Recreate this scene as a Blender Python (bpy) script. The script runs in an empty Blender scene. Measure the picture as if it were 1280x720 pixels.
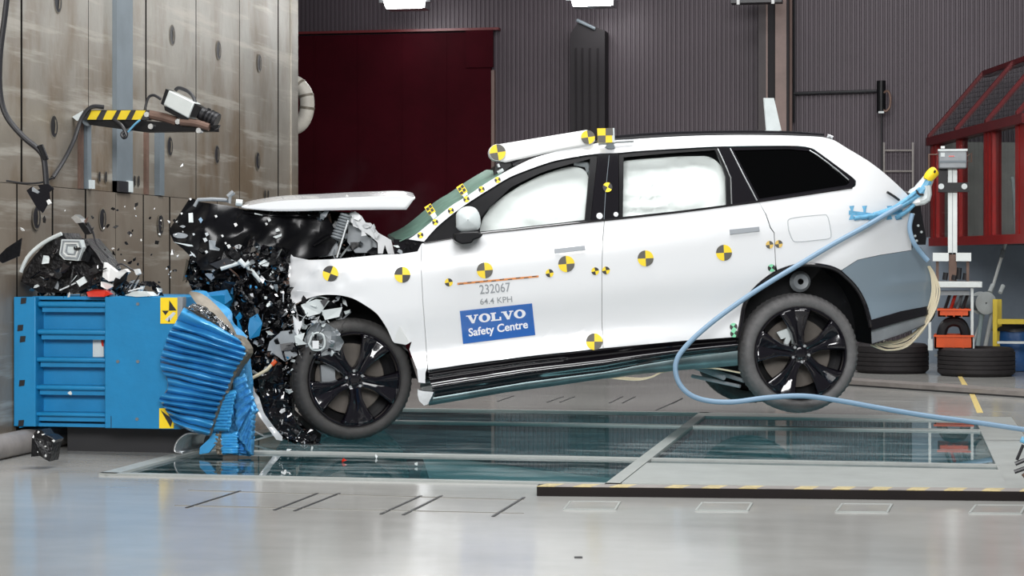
import bpy, bmesh, math, random
import numpy as np
from mathutils import Vector, Matrix, noise
R = math.radians
random.seed(7)
C = bpy.context.scene.collection
scene = bpy.context.scene

# ------------------------------------------------------------------ camera
F = 2530.0; PSI = R(10.9); H = 1.165
CS, SN = math.cos(PSI), math.sin(PSI)
cd = bpy.data.cameras.new('camera'); cam = bpy.data.objects.new('camera', cd); C.objects.link(cam)
cam.location = (0, 0, H); cam.rotation_euler = (R(90), 0, PSI)
cd.sensor_width = 36; cd.lens = 36*F/1280; cd.shift_y = -35/1280; cd.clip_end = 200
scene.camera = cam

# ------------------------------------------------------------------ world, lamps, exposure
w = bpy.data.worlds.new('world'); scene.world = w; w.use_nodes = True
bg = w.node_tree.nodes['Background']; bg.inputs[0].default_value = (0.9, 0.95, 1, 1); bg.inputs[1].default_value = 0.22
scene.view_settings.view_transform = 'Standard'; scene.view_settings.look = 'None'
scene.view_settings.gamma = 1; scene.view_settings.use_curve_mapping = False
scene.view_settings.exposure = -0.85
def area(name, loc, target, sx, sy, power, col=(1, 1, 1)):
    l = bpy.data.lights.new(name, 'AREA'); l.shape = 'RECTANGLE'; l.size = sx; l.size_y = sy
    l.energy = power; l.color = col
    o = bpy.data.objects.new(name, l); C.objects.link(o); o.location = loc
    o.rotation_euler = (Vector(target)-Vector(loc)).to_track_quat('-Z', 'Y').to_euler()
    return o
area('ceiling_flood_front', (-0.8, 0.5, 4.6), (-2.2, 13.2, 1.1), 7.0, 2.6, 2350)
area('ceiling_flood_over_car', (-1.2, 11.6, 7.0), (-1.6, 13.0, 0.0), 6.0, 3.0, 720)
area('ceiling_flood_left', (-2.7, 13.0, 6.3), (-5.3, 13.4, 3.0), 4.0, 1.5, 330)
area('ceiling_flood_back', (1.8, 17.0, 6.8), (2.0, 17.2, 0.0), 7.0, 3.0, 620)

# ------------------------------------------------------------------ pixel rays, onto planes of the hall (x along the track, y away from the camera)
def ray(px, py):
    xn = (px-640)/F; zn = -(py-325)/F
    return Vector((xn*CS-SN, xn*SN+CS, zn))
O = Vector((0, 0, H))
def on_x(px, py, x): d = ray(px, py); return O+d*(x/d.x)
def on_y(px, py, y): d = ray(px, py); return O+d*(y/d.y)
def on_z(px, py, z=0.0): d = ray(px, py); return O+d*((z-H)/d.z)
def at_d(px, py, D): return O+ray(px, py)*D

# ------------------------------------------------------------------ materials
def lin(h):
    h = h.lstrip('#'); c = [int(h[i:i+2], 16)/255 for i in (0, 2, 4)]
    return tuple(x/12.92 if x <= .04045 else ((x+.055)/1.055)**2.4 for x in c)+(1,)
def mat(name, col, rough=.5, metal=0, var=0.0, vs=6.0, coat=0, bump=0, bs=60, emis=0, stretch=(1, 1, 1), col2=None, rvar=0.0, spec=.5):
    m = bpy.data.materials.new(name); m.use_nodes = True; nt = m.node_tree; b = nt.nodes['Principled BSDF']
    c = lin(col) if isinstance(col, str) else tuple(col)+(1,)
    b.inputs['Base Color'].default_value = c; b.inputs['Roughness'].default_value = rough; b.inputs['Metallic'].default_value = metal
    b.inputs['Coat Weight'].default_value = coat; b.inputs['Coat Roughness'].default_value = .04
    b.inputs['Specular IOR Level'].default_value = spec
    if emis:
        b.inputs['Emission Color'].default_value = c; b.inputs['Emission Strength'].default_value = emis
    if var or bump or rvar:
        tc = nt.nodes.new('ShaderNodeTexCoord'); mp = nt.nodes.new('ShaderNodeMapping'); mp.inputs['Scale'].default_value = stretch
        nt.links.new(tc.outputs['Object'], mp.inputs[0])
    if var or rvar:
        n = nt.nodes.new('ShaderNodeTexNoise'); n.inputs['Scale'].default_value = vs; n.inputs['Detail'].default_value = 6; n.inputs['Roughness'].default_value = .65
        nt.links.new(mp.outputs[0], n.inputs['Vector'])
    if var:
        r = nt.nodes.new('ShaderNodeValToRGB'); r.color_ramp.elements[0].position = .3; r.color_ramp.elements[1].position = .7
        c2 = lin(col2) if col2 else tuple(min(1, x*(1+var)) for x in c[:3])+(1,)
        r.color_ramp.elements[0].color = tuple(x*(1-var) for x in c[:3])+(1,) if not col2 else c
        r.color_ramp.elements[1].color = c2
        nt.links.new(n.outputs['Fac'], r.inputs[0]); nt.links.new(r.outputs[0], b.inputs['Base Color'])
    if rvar:
        mr = nt.nodes.new('ShaderNodeMapRange'); mr.inputs[1].default_value = .3; mr.inputs[2].default_value = .7
        mr.inputs[3].default_value = max(0, rough-rvar); mr.inputs[4].default_value = rough+rvar
        nt.links.new(n.outputs['Fac'], mr.inputs[0]); nt.links.new(mr.outputs[0], b.inputs['Roughness'])
    if bump:
        n2 = nt.nodes.new('ShaderNodeTexNoise'); n2.inputs['Scale'].default_value = bs; n2.inputs['Detail'].default_value = 4
        nt.links.new(mp.outputs[0], n2.inputs['Vector']); bp = nt.nodes.new('ShaderNodeBump'); bp.inputs['Strength'].default_value = bump; bp.inputs['Distance'].default_value = .02
        nt.links.new(n2.outputs['Fac'], bp.inputs['Height']); nt.links.new(bp.outputs[0], b.inputs['Normal'])
    return m
def glass(name, tint, rough=.02, ior=1.45):
    m = bpy.data.materials.new(name); m.use_nodes = True; nt = m.node_tree
    for n in list(nt.nodes): nt.nodes.remove(n)
    out = nt.nodes.new('ShaderNodeOutputMaterial'); mx = nt.nodes.new('ShaderNodeMixShader'); tr = nt.nodes.new('ShaderNodeBsdfTransparent'); gl = nt.nodes.new('ShaderNodeBsdfGlossy'); fr = nt.nodes.new('ShaderNodeFresnel')
    tr.inputs[0].default_value = lin(tint); gl.inputs['Roughness'].default_value = rough; fr.inputs[0].default_value = ior
    ge = nt.nodes.new('ShaderNodeNewGeometry'); iv = nt.nodes.new('ShaderNodeMath'); iv.operation = 'SUBTRACT'; iv.inputs[0].default_value = 1; ml = nt.nodes.new('ShaderNodeMath'); ml.operation = 'MULTIPLY'
    nt.links.new(ge.outputs['Backfacing'], iv.inputs[1]); nt.links.new(iv.outputs[0], ml.inputs[0]); nt.links.new(fr.outputs[0], ml.inputs[1])
    nt.links.new(ml.outputs[0], mx.inputs[0]); nt.links.new(tr.outputs[0], mx.inputs[1]); nt.links.new(gl.outputs[0], mx.inputs[2]); nt.links.new(mx.outputs[0], out.inputs[0])
    return m
MT = {}
def add_mats():
    MT['white_paint'] = mat('white_car_paint', (.76, .77, .78), .22, 0, coat=.6)
    MT['grey_paint'] = mat('blue_grey_paint', '#7d8c97', .25, .0, coat=.5)
    MT['gloss_black'] = mat('gloss_black', (.008, .007, .009), .08, coat=.5)
    MT['black_plastic'] = mat('black_plastic', (.005, .005, .006), .36, var=.4, vs=9, spec=.22)
    MT['crash_black'] = mat('crushed_black_plastic', (.004, .004, .005), .33, var=.5, vs=20, bump=.4, bs=40, spec=.28)
    MT['rubber'] = mat('tyre_rubber', (.045, .043, .042), .75, var=.25, vs=14, bump=.15, bs=120)
    MT['rubber_dusty'] = mat('dusty_tyre_rubber', (.115, .112, .112), .8, var=.25, vs=12, bump=.15, bs=120)
    MT['rubber_dark'] = mat('dark_tyre_rubber', (.016, .013, .014), .7, var=.3, vs=12)
    MT['silver'] = mat('bare_aluminium', (.55, .57, .58), .35, 1, var=.2, vs=10)
    MT['teal_metal'] = mat('underbody_trim_metal', '#647476', .35, .5, var=.3, vs=5)
    MT['grey_plastic'] = mat('grey_plastic', '#8d9296', .5, var=.15)
    MT['light_plastic'] = mat('pale_plastic', '#c9d0d0', .45, var=.12)
    MT['white_plastic'] = mat('white_plastic', (.72, .73, .72), .5)
    MT['disc'] = mat('brake_disc_iron', '#625c56', .5, .3, var=.2)
    MT['wheel_gloss'] = mat('gloss_black_alloy', (.006, .005, .008), .1, coat=.6)
    MT['airbag'] = mat('airbag_fabric', (.86, .89, .88), .8, var=.04, vs=7, bump=.12, bs=18)
    MT['yellow'] = mat('marker_yellow', '#f4d21c', .5)
    MT['marker_black'] = mat('marker_black', '#24221f', .5)
    MT['marker_grey'] = mat('marker_grey', '#55524a', .5)
    MT['marker_green'] = mat('marker_green', '#7fd0a4', .5)
    MT['marker_pale'] = mat('marker_pale_yellow', '#dcb85e', .5)
    MT['blue_label'] = mat('blue_label', '#1f5fae', .25)
    MT['label_white'] = mat('label_white', (.85, .86, .88), .5)
    MT['label_grey'] = mat('label_grey_ink', '#8b8f92', .6)
    MT['orange_tape'] = mat('orange_tape', '#d88a4a', .6)
    MT['barrier_blue'] = mat('barrier_blue_paint', '#177cb0', .42, var=.08, vs=5, bump=.06, bs=30)
    MT['comb_blue'] = mat('anodised_blue_honeycomb', '#3f98d0', .24, .08, var=.15, vs=8, coat=.3)
    MT['comb_pale'] = mat('torn_pale_blue_foil', '#4d9ad0', .35, .3, var=.35, vs=15, bump=.5, bs=45)
    MT['comb_inside'] = mat('honeycomb_bare_side', '#70695d', .5, .2, var=.3, vs=12)
    MT['chrome_foil'] = mat('crumpled_foil', (.62, .63, .64), .22, 1, bump=.8, bs=22)
    MT['hose_blue'] = mat('blue_hose', '#7e9ab2', .45)
    MT['tape_blue'] = mat('blue_tape', '#66a3c4', .5, var=.25, vs=30)
    MT['cream_cable'] = mat('cream_cable', '#d8ccb0', .5)
    MT['cable_black'] = mat('black_cable', (.015, .015, .018), .4)
    MT['steel_grey'] = mat('grey_painted_steel', '#687177', .5, var=.12, vs=4)
    MT['brown_steel'] = mat('brown_steel', '#6a5348', .55, .2, var=.25)
    MT['maroon'] = mat('maroon_door_paint', '#2e030b', .7, var=.25, vs=1.2, spec=.06)
    MT['booth_red'] = mat('booth_red_paint', '#8c1613', .35, var=.15)
    MT['dark_red'] = mat('dark_red_paint', '#560d12', .4, var=.15)
    MT['wall_sheet'] = mat('corrugated_sheet', '#483f45', .5, .2, var=.13, vs=.8)
    MT['col_dark'] = mat('dark_column_paint', '#2c2023', .5, var=.2)
    MT['col_light'] = mat('column_flange_paint', '#6d5a54', .45, .2, var=.2, vs=2)
    MT['dark_box'] = mat('dark_purple_cover', '#110a10', .7)
    MT['lower_wall'] = mat('grey_blue_wall', '#8794a2', .6, var=.12, vs=3)
    MT['orange'] = mat('orange_plastic', '#d8500f', .5, var=.12)
    MT['yellow_paint'] = mat('yellow_frame_paint', '#dcc022', .45, var=.1)
    MT['bin_blue'] = mat('blue_bin_bag', '#16508a', .45, bump=.3, bs=14)
    MT['aluminium'] = mat('aluminium_profile', '#c7ccca', .4, .2, var=.06)
    MT['lamp_glow'] = mat('lamp_glow', (1, 1, 1), .5, emis=14)
    MT['pit_wall'] = mat('pit_wall_teal', '#a9bcbf', .6, var=.15, vs=2)
    MT['frame_steel'] = mat('floor_frame_steel', '#9a9e9b', .4, .0, var=.1, vs=5)
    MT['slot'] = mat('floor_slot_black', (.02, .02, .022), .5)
    MT['tape_yellow'] = mat('worn_yellow_line', '#d9c27c', .5, var=.25, vs=20)
    MT['beam_dark'] = mat('dark_brown_beam', '#120b0a', .6, .0, var=.2, spec=.2)
    MT['wood_edge'] = mat('platform_edge', '#8a8480', .5, var=.2)
    MT['glass_dark'] = glass('tinted_quarter_glass', '#3a363c')
    MT['glass_clear'] = glass('clear_door_glass', '#fafcfb')
    MT['glass_green'] = mat('crazed_green_windscreen', '#6a8a7c', .5, var=.2, vs=12); MT['glass_green'].node_tree.nodes['Principled BSDF'].inputs['Alpha'].default_value = .8
    MT['glass_floor'] = glass('floor_glass', '#b4d2d6', .015, 1.52)
    MT['glass_booth'] = glass('booth_glass', '#dfe2e2', .02, 1.12)
    MT['red_lens'] = mat('red_lens', '#6b1524', .15)
    MT['debris_red'] = mat('red_lens_fragment', '#c22a18', .25)
    MT['interior'] = mat('interior_dark', (.01, .01, .012), .7)
    MT['pvc'] = mat('pale_pipe_paint', '#b9b4aa', .5, var=.2, vs=6)
    MT['white_cloth'] = mat('pale_curtain', '#9a9690', .8, var=.15)
    m = MT['glass_floor']; nt = m.node_tree; out = nt.nodes['Material Output']; src = out.inputs[0].links[0].from_socket
    df = nt.nodes.new('ShaderNodeBsdfDiffuse'); df.inputs[0].default_value = lin('#cfd6d6'); mx = nt.nodes.new('ShaderNodeMixShader')
    tc = nt.nodes.new('ShaderNodeTexCoord'); mp = nt.nodes.new('ShaderNodeMapping'); mp.inputs['Scale'].default_value = (.5, 2.2, 1); n = nt.nodes.new('ShaderNodeTexNoise'); n.inputs['Scale'].default_value = 2.6; n.inputs['Detail'].default_value = 9; n.inputs['Roughness'].default_value = .7
    rm = nt.nodes.new('ShaderNodeMapRange'); rm.inputs[1].default_value = .47; rm.inputs[2].default_value = .78; rm.inputs[3].default_value = .0; rm.inputs[4].default_value = .30
    nt.links.new(tc.outputs['Object'], mp.inputs[0]); nt.links.new(mp.outputs[0], n.inputs['Vector']); nt.links.new(n.outputs['Fac'], rm.inputs[0]); nt.links.new(rm.outputs[0], mx.inputs[0])
    nt.links.new(src, mx.inputs[1]); nt.links.new(df.outputs[0], mx.inputs[2]); nt.links.new(mx.outputs[0], out.inputs[0])
    MT['bonnet_black'] = mat('bonnet_underside_black', (.003, .003, .004), .22, spec=.25)
    MT['mark_grey'] = mat('faint_floor_line', '#77756f', .4)
    MT['mid_plastic'] = mat('mid_grey_plastic', '#6f7477', .45, var=.2, vs=12)
    MT['joint'] = mat('joint_dirt', (.012, .011, .010), .8, spec=.1)
    MT['worn_stripe'] = mat('worn_hazard_yellow', '#b9a878', .5, var=.35, vs=30)
    MT['flap_line'] = mat('flap_shadow_gap', '#b4b8ba', .6)
    MT['handle_grey'] = mat('door_handle_grey', '#8f9499', .4)
    # stained steel facing of the crash block: rust and grease patches, scrapes along the wall, vertical runs; browner towards the bottom
    def block_mat(name, a, b_, cc):
        m = bpy.data.materials.new(name); m.use_nodes = True; nt = m.node_tree; p = nt.nodes['Principled BSDF']
        tc = nt.nodes.new('ShaderNodeTexCoord')
        def ns(scale, st, det=6):
            mp = nt.nodes.new('ShaderNodeMapping'); mp.inputs['Scale'].default_value = st; n = nt.nodes.new('ShaderNodeTexNoise')
            n.inputs['Scale'].default_value = scale; n.inputs['Detail'].default_value = det; n.inputs['Roughness'].default_value = .65
            nt.links.new(tc.outputs['Object'], mp.inputs[0]); nt.links.new(mp.outputs[0], n.inputs['Vector']); return n
        def ramp(n, p0, p1, c0, c1):
            r = nt.nodes.new('ShaderNodeValToRGB'); r.color_ramp.elements[0].position = p0; r.color_ramp.elements[1].position = p1
            r.color_ramp.elements[0].color = c0; r.color_ramp.elements[1].color = c1; nt.links.new(n.outputs['Fac'], r.inputs[0]); return r
        def mix(f, x, y):
            k = nt.nodes.new('ShaderNodeMix'); k.data_type = 'RGBA'
            nt.links.new(f, k.inputs[0]); nt.links.new(x, k.inputs[6]); nt.links.new(y, k.inputs[7]); return k.outputs[2]
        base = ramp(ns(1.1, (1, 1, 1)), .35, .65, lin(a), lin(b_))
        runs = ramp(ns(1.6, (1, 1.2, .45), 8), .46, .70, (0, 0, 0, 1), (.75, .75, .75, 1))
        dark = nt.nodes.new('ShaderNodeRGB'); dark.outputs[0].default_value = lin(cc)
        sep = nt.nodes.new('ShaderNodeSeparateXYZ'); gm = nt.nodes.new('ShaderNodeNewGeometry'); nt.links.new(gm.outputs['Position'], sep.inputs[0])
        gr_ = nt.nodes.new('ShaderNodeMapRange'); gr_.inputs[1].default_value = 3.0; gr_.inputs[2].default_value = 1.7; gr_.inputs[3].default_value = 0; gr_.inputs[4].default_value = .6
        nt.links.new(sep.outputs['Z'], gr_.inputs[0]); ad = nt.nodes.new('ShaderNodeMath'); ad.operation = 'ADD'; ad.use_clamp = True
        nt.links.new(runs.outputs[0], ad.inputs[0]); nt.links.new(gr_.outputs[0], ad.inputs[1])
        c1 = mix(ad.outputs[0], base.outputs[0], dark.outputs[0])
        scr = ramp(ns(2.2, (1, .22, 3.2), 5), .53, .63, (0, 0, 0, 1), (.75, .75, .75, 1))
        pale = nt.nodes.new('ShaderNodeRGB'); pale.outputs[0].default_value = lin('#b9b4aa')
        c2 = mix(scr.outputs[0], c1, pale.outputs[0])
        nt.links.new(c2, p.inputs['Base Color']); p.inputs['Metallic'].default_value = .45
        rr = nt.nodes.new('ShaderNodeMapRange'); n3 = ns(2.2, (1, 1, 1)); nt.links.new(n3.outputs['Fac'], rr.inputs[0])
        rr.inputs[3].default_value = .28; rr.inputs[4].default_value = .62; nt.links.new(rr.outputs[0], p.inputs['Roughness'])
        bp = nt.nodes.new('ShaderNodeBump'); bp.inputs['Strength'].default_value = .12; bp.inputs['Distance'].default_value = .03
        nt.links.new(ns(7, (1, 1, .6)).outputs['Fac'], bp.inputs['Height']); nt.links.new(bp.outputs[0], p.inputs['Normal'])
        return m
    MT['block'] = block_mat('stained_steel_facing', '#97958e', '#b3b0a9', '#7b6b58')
    MT['block_low'] = block_mat('stained_lower_facing', '#928a7e', '#a69e91', '#83776a')
    # polished concrete
    m = bpy.data.materials.new('polished_concrete'); m.use_nodes = True; nt = m.node_tree; p = nt.nodes['Principled BSDF']
    tc = nt.nodes.new('ShaderNodeTexCoord'); n = nt.nodes.new('ShaderNodeTexNoise'); n.inputs['Scale'].default_value = .9; n.inputs['Detail'].default_value = 8; n.inputs['Roughness'].default_value = .6
    nt.links.new(tc.outputs['Object'], n.inputs['Vector'])
    r = nt.nodes.new('ShaderNodeValToRGB'); r.color_ramp.elements[0].position = .35; r.color_ramp.elements[1].position = .65
    r.color_ramp.elements[0].color = lin('#a09f9b'); r.color_ramp.elements[1].color = lin('#b0b0ac')
    nt.links.new(n.outputs['Fac'], r.inputs[0]); nt.links.new(r.outputs[0], p.inputs['Base Color'])
    mr = nt.nodes.new('ShaderNodeMapRange'); mr.inputs[3].default_value = .08; mr.inputs[4].default_value = .22
    n2 = nt.nodes.new('ShaderNodeTexNoise'); n2.inputs['Scale'].default_value = 3; n2.inputs['Detail'].default_value = 5
    mp = nt.nodes.new('ShaderNodeMapping'); mp.inputs['Scale'].default_value = (.5, 2, 1); nt.links.new(tc.outputs['Object'], mp.inputs[0]); nt.links.new(mp.outputs[0], n2.inputs['Vector'])
    nt.links.new(n2.outputs['Fac'], mr.inputs[0]); nt.links.new(mr.outputs[0], p.inputs['Roughness'])
    MT['concrete'] = m
add_mats()

# ------------------------------------------------------------------ mesh building (world coordinates in, local coordinates stored)
WM = {}
class MB:
    def __init__(s): s.v = []; s.f = []; s.m = []
    def add(s, vs, fs, mi=0):
        n = len(s.v); s.v += [tuple(v) for v in vs]; s.f += [tuple(i+n for i in f) for f in fs]; s.m += [mi]*len(fs); return s
    def box(s, c, sz, rot=None, mi=0):
        c = Vector(c); h = Vector(sz)/2; vs = []
        for x in (-1, 1):
            for y in (-1, 1):
                for z in (-1, 1):
                    p = Vector((x*h.x, y*h.y, z*h.z)); vs.append(c+(rot@p if rot else p))
        return s.add(vs, [(0, 1, 3, 2), (4, 6, 7, 5), (0, 4, 5, 1), (2, 3, 7, 6), (0, 2, 6, 4), (1, 5, 7, 3)], mi)
    def bbox(s, a, b, mi=0):
        a = Vector(a); b = Vector(b); return s.box((a+b)/2, [abs(q) for q in (b-a)], None, mi)
    def prism(s, poly, ext, mi=0, cap=True):
        n = len(poly); e = Vector(ext); vs = [Vector(p) for p in poly]; vs = vs+[p+e for p in vs]
        fs = [(i, (i+1) % n, n+(i+1) % n, n+i) for i in range(n)]
        if cap: fs += [tuple(range(n))[::-1], tuple(range(n, 2*n))]
        return s.add(vs, fs, mi)
    def tube(s, pts, r, n=8, mi=0, closed=False, cap=True):
        pts = [Vector(p) for p in pts]; N = len(pts); vs = []; up = None
        for i, p in enumerate(pts):
            a = pts[(i-1) % N] if (closed or i > 0) else p; b = pts[(i+1) % N] if (closed or i < N-1) else p
            t = (b-a).normalized()
            if up is None: up = t.orthogonal().normalized()
            up = (up-t*up.dot(t)).normalized(); sd = t.cross(up); rr = r[i] if hasattr(r, '__len__') else r
            for k in range(n):
                q = 2*math.pi*k/n; vs.append(p+(up*math.cos(q)+sd*math.sin(q))*rr)
        fs = []
        for i in range(N if closed else N-1):
            j = (i+1) % N
            for k in range(n): fs.append((i*n+k, i*n+(k+1) % n, j*n+(k+1) % n, j*n+k))
        if cap and not closed: fs += [tuple(range(n))[::-1], tuple((N-1)*n+k for k in range(n))]
        return s.add(vs, fs, mi)
    def lathe(s, prof, mtx, n=48, mi=0, wob=None):   # prof: (radius, along axis y)
        vs = []; P = len(prof)
        for k in range(n):
            a = 2*math.pi*k/n
            for j, (r, y) in enumerate(prof):
                rr = r-(wob[j] if wob and k % 2 else 0); vs.append(mtx@Vector((rr*math.cos(a), y, rr*math.sin(a))))
        fs = [(k*P+j, k*P+j+1, ((k+1) % n)*P+j+1, ((k+1) % n)*P+j) for k in range(n) for j in range(P-1)]
        return s.add(vs, fs, mi)
    def grid(s, fn, nu, nv, mi=0):
        vs = [fn(i/nu, j/nv) for i in range(nu+1) for j in range(nv+1)]
        fs = [(i*(nv+1)+j, (i+1)*(nv+1)+j, (i+1)*(nv+1)+j+1, i*(nv+1)+j+1) for i in range(nu) for j in range(nv)]
        return s.add(vs, fs, mi)
    def build(s, name, mats, parent=None, ang=35, smooth=True):
        if isinstance(mats, str): mats = [mats]
        me = bpy.data.meshes.new(name)
        if parent is not None: inv = WM[parent].inverted(); off = None
        else:
            a = np.array(s.v); c = (a.min(0)+a.max(0))/2; off = Vector((c[0], c[1], a[:, 2].min())); inv = Matrix.Translation(-off)
        me.from_pydata([tuple(inv@Vector(v)) for v in s.v], [], s.f)
        for q in mats: me.materials.append(MT[q])
        me.polygons.foreach_set('material_index', s.m)
        bm = bmesh.new(); bm.from_mesh(me); bmesh.ops.remove_doubles(bm, verts=bm.verts, dist=1e-5); bmesh.ops.recalc_face_normals(bm, faces=bm.faces); bm.to_mesh(me); bm.free()
        if smooth:
            me.polygons.foreach_set('use_smooth', [True]*len(me.polygons)); me.set_sharp_from_angle(angle=R(ang))
        me.update()
        o = bpy.data.objects.new(name, me); C.objects.link(o)
        if parent is not None: o.parent = parent; WM[o] = WM[parent]
        else: o.location = off; WM[o] = Matrix.Translation(off)
        return o
def tag(o, label=None, cat=None, group=None, kind=None):
    if label: o['label'] = label
    if cat: o['category'] = cat
    if group: o['group'] = group
    if kind: o['kind'] = kind
    return o
def thing(name, label, cat, loc, rotz=0, group=None, kind=None):
    o = bpy.data.objects.new(name, None); C.objects.link(o); o.empty_display_size = .1
    o.location = loc; o.rotation_euler = (0, 0, rotz)
    WM[o] = Matrix.Translation(loc)@Matrix.Rotation(rotz, 4, 'Z')
    return tag(o, label, cat, group, kind)
def spl(pts, n=6, closed=False):
    pts = [Vector(p) for p in pts]; N = len(pts); out = []
    g = (lambda i: pts[i % N]) if closed else (lambda i: pts[max(0, min(N-1, i))])
    for i in range(N if closed else N-1):
        p0, p1, p2, p3 = g(i-1), g(i), g(i+1), g(i+2)
        for k in range(n):
            t = k/n; out.append(.5*((2*p1)+(p2-p0)*t+(2*p0-5*p1+4*p2-p3)*t*t+(3*p1-p0-3*p2+p3)*t**3))
    if not closed: out.append(pts[-1].copy())
    return out
def lerp(a, b, t): return a+(b-a)*t
def nz(x, y=0.0, z=0.0): return noise.noise(Vector((x, y, z)))

# ================================================================== STRUCTURE
WX = -5.285          # face of the crash block
YW = 23.6            # back wall
GX0, GX1 = -4.9, 1.9   # pit opening, set below from the picture
# ---- floor around the pit opening, ground plane z = 0
GY0 = on_z(400, 600).y; GY1 = on_z(800, 516).y
GL = on_z(150, 587).x; 
gr = on_z(1248, 589); GR = gr.x+.02
floor = MB()
XA, XB, YA, YB = -9.0, 12.0, 2.0, YW+.2
for a, b in (((XA, YA), (XB, GY0)), ((XA, GY1), (XB, YB)), ((XA, GY0), (GL, GY1)), ((GR, GY0), (XB, GY1))):
    floor.add([(a[0], a[1], 0), (b[0], a[1], 0), (b[0], b[1], 0), (a[0], b[1], 0)], [(0, 1, 2, 3)])
floor = tag(floor.build('floor', 'concrete', smooth=False), kind='structure')
# pit under the glass
pit = MB(); zb = -1.9
pit.add([(GL, GY0, 0), (GR, GY0, 0), (GR, GY1, 0), (GL, GY1, 0), (GL, GY0, zb), (GR, GY0, zb), (GR, GY1, zb), (GL, GY1, zb)],
        [(0, 1, 5, 4), (1, 2, 6, 5), (2, 3, 7, 6), (3, 0, 4, 7), (4, 5, 6, 7)])
pit.build('pit_lining', 'pit_wall', floor, smooth=False)
xd0 = on_z(759, 605).x; xd1 = on_z(777, 605).x            # divider between the two glazed bays
yR0 = on_z(1100, 589).y; yR1 = on_z(1000, 523).y
yb1 = on_z(600, 571).y; yb2 = on_z(600, 529).y
frame = MB(); T = .012
def strip(x0, x1, y0, y1, h=T): frame.bbox((x0, y0, -.05), (x1, y1, h))
strip(GL, xd1, GY0, GY0+.05); strip(GL, xd1, GY1-.06, GY1); strip(GL, GL+.10, GY0, GY1); strip(xd0, xd1, GY0, GY1)
strip(xd1, GR, GY1-.35, GY1, .010); strip(GR-.02, GR+.25, GY0, GY1, .008)
strip(GL, xd0, yb1-.05, yb1+.05, .010); strip(GL, xd0, yb2-.05, yb2+.05, .010)
strip(xd1, GR, yb1-.03, yb1+.05, .010); strip(xd1, GR, yb2-.06, yb2+.03, .010)
frame = tag(frame.build('trim_1', 'frame_steel', smooth=False), kind='structure')
def pane(x0, x1, y0, y1):
    m = MB(); m.bbox((x0, y0, -.022), (x1, y1, -.002)); return m.build('glass_pane', 'glass_floor', frame, smooth=False)
for a, b in ((GY0+.05, yb1-.05), (yb1+.05, yb2-.05), (yb2+.05, GY1-.06)): pane(GL+.10, xd0, a, b)
for a, b in ((yR0, yb1-.03), (yb1+.05, yb2-.06), (yb2+.03, GY1-.35)): pane(xd1, GR-.02, a, b)
m = MB(); m.bbox((xd1+.02, GY0-.02, -.02), (GR-.02, yR0, .022)); tag(m.build('cover_plate', 'frame_steel', frame), 'pale steel cover plate along the front of the glass')
# pit lamps shining up through the glass
for x in (-3.0, -1.2, .6):
    lp = area('pit_lamp', (x, GY1-2.2, -1.75), (x, GY1, -.45), 1.4, 1.0, 48, (.92, 1, 1))
# ---- slots and marks in the floor
def floor_quad(pts, name, mt, h=.002, par=None):
    m = MB(); m.prism([on_z(*p) for p in pts], (0, 0, h)); return m.build(name, mt, par or floor, smooth=False)
def slot(a, b, w=1.6, mt='slot'):
    A = on_z(*a); B = on_z(*b); n = (B-A).cross(Vector((0, 0, 1))).normalized()*(w*.0042)
    m = MB(); m.prism([A-n, B-n, B+n, A+n], (0, 0, .003)); m.build('slot', mt, floor, smooth=False)
for a, b in (((233, 635), (300, 614)), ((343, 638), (397, 617)), ((368, 639), (424, 617)), ((476, 643), (526, 620)), ((504, 644), (552, 620)), ((616, 646), (655, 622))):
    slot(a, b, 1.7)
for a, b in (((684, 503), (704, 496)), ((700, 503), (718, 496)), ((762, 504), (778, 496)), ((778, 504), (794, 496)), ((840, 505), (853, 498)), ((622, 502), (642, 495)), ((820, 513), (852, 499))):
    slot(a, b, 1.7)
slot((218, 632), (655, 642), .45, 'mark_grey'); slot((235, 613), (655, 625), .45, 'mark_grey')
for x in (705, 870, 1045, 1212):
    w_ = 64
    m = MB(); A, B, D_, E = on_z(x, 637.5+(x-705)*.009), on_z(x+w_, 638+(x-705)*.009), on_z(x+w_+6, 628+(x-705)*.009), on_z(x+8, 627.5+(x-705)*.009)
    m.prism([A, B, D_, E], (0, 0, .004)); m.build('floor_hatch', 'concrete', floor, smooth=False)
    for p_, q_ in (((x, 637.5+(x-705)*.009), (x+w_, 638+(x-705)*.009)), ((x+8, 627.5+(x-705)*.009), (x+w_+6, 628+(x-705)*.009)), ((x, 637.5+(x-705)*.009), (x+8, 627.5+(x-705)*.009)), ((x+w_, 638+(x-705)*.009), (x+w_+6, 628+(x-705)*.009))):
        A_, B_ = on_z(*p_), on_z(*q_); n_ = (B_-A_).cross(Vector((0, 0, 1))).normalized()*.005; m = MB(); m.prism([A_-n_, B_-n_, B_+n_, A_+n_], (0, 0, .006)); m.build('hatch_rim', 'frame_steel', floor, smooth=False)
    slot((x+w_-8, 637.5+(x-705)*.009), (x+w_-2, 628+(x-705)*.009), 1.0)
floor_quad([(1203, 470), (1208, 470), (1229, 516), (1221, 516)], 'floor_line', 'tape_yellow')
slot((718, 697), (728, 697), 4)
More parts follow.
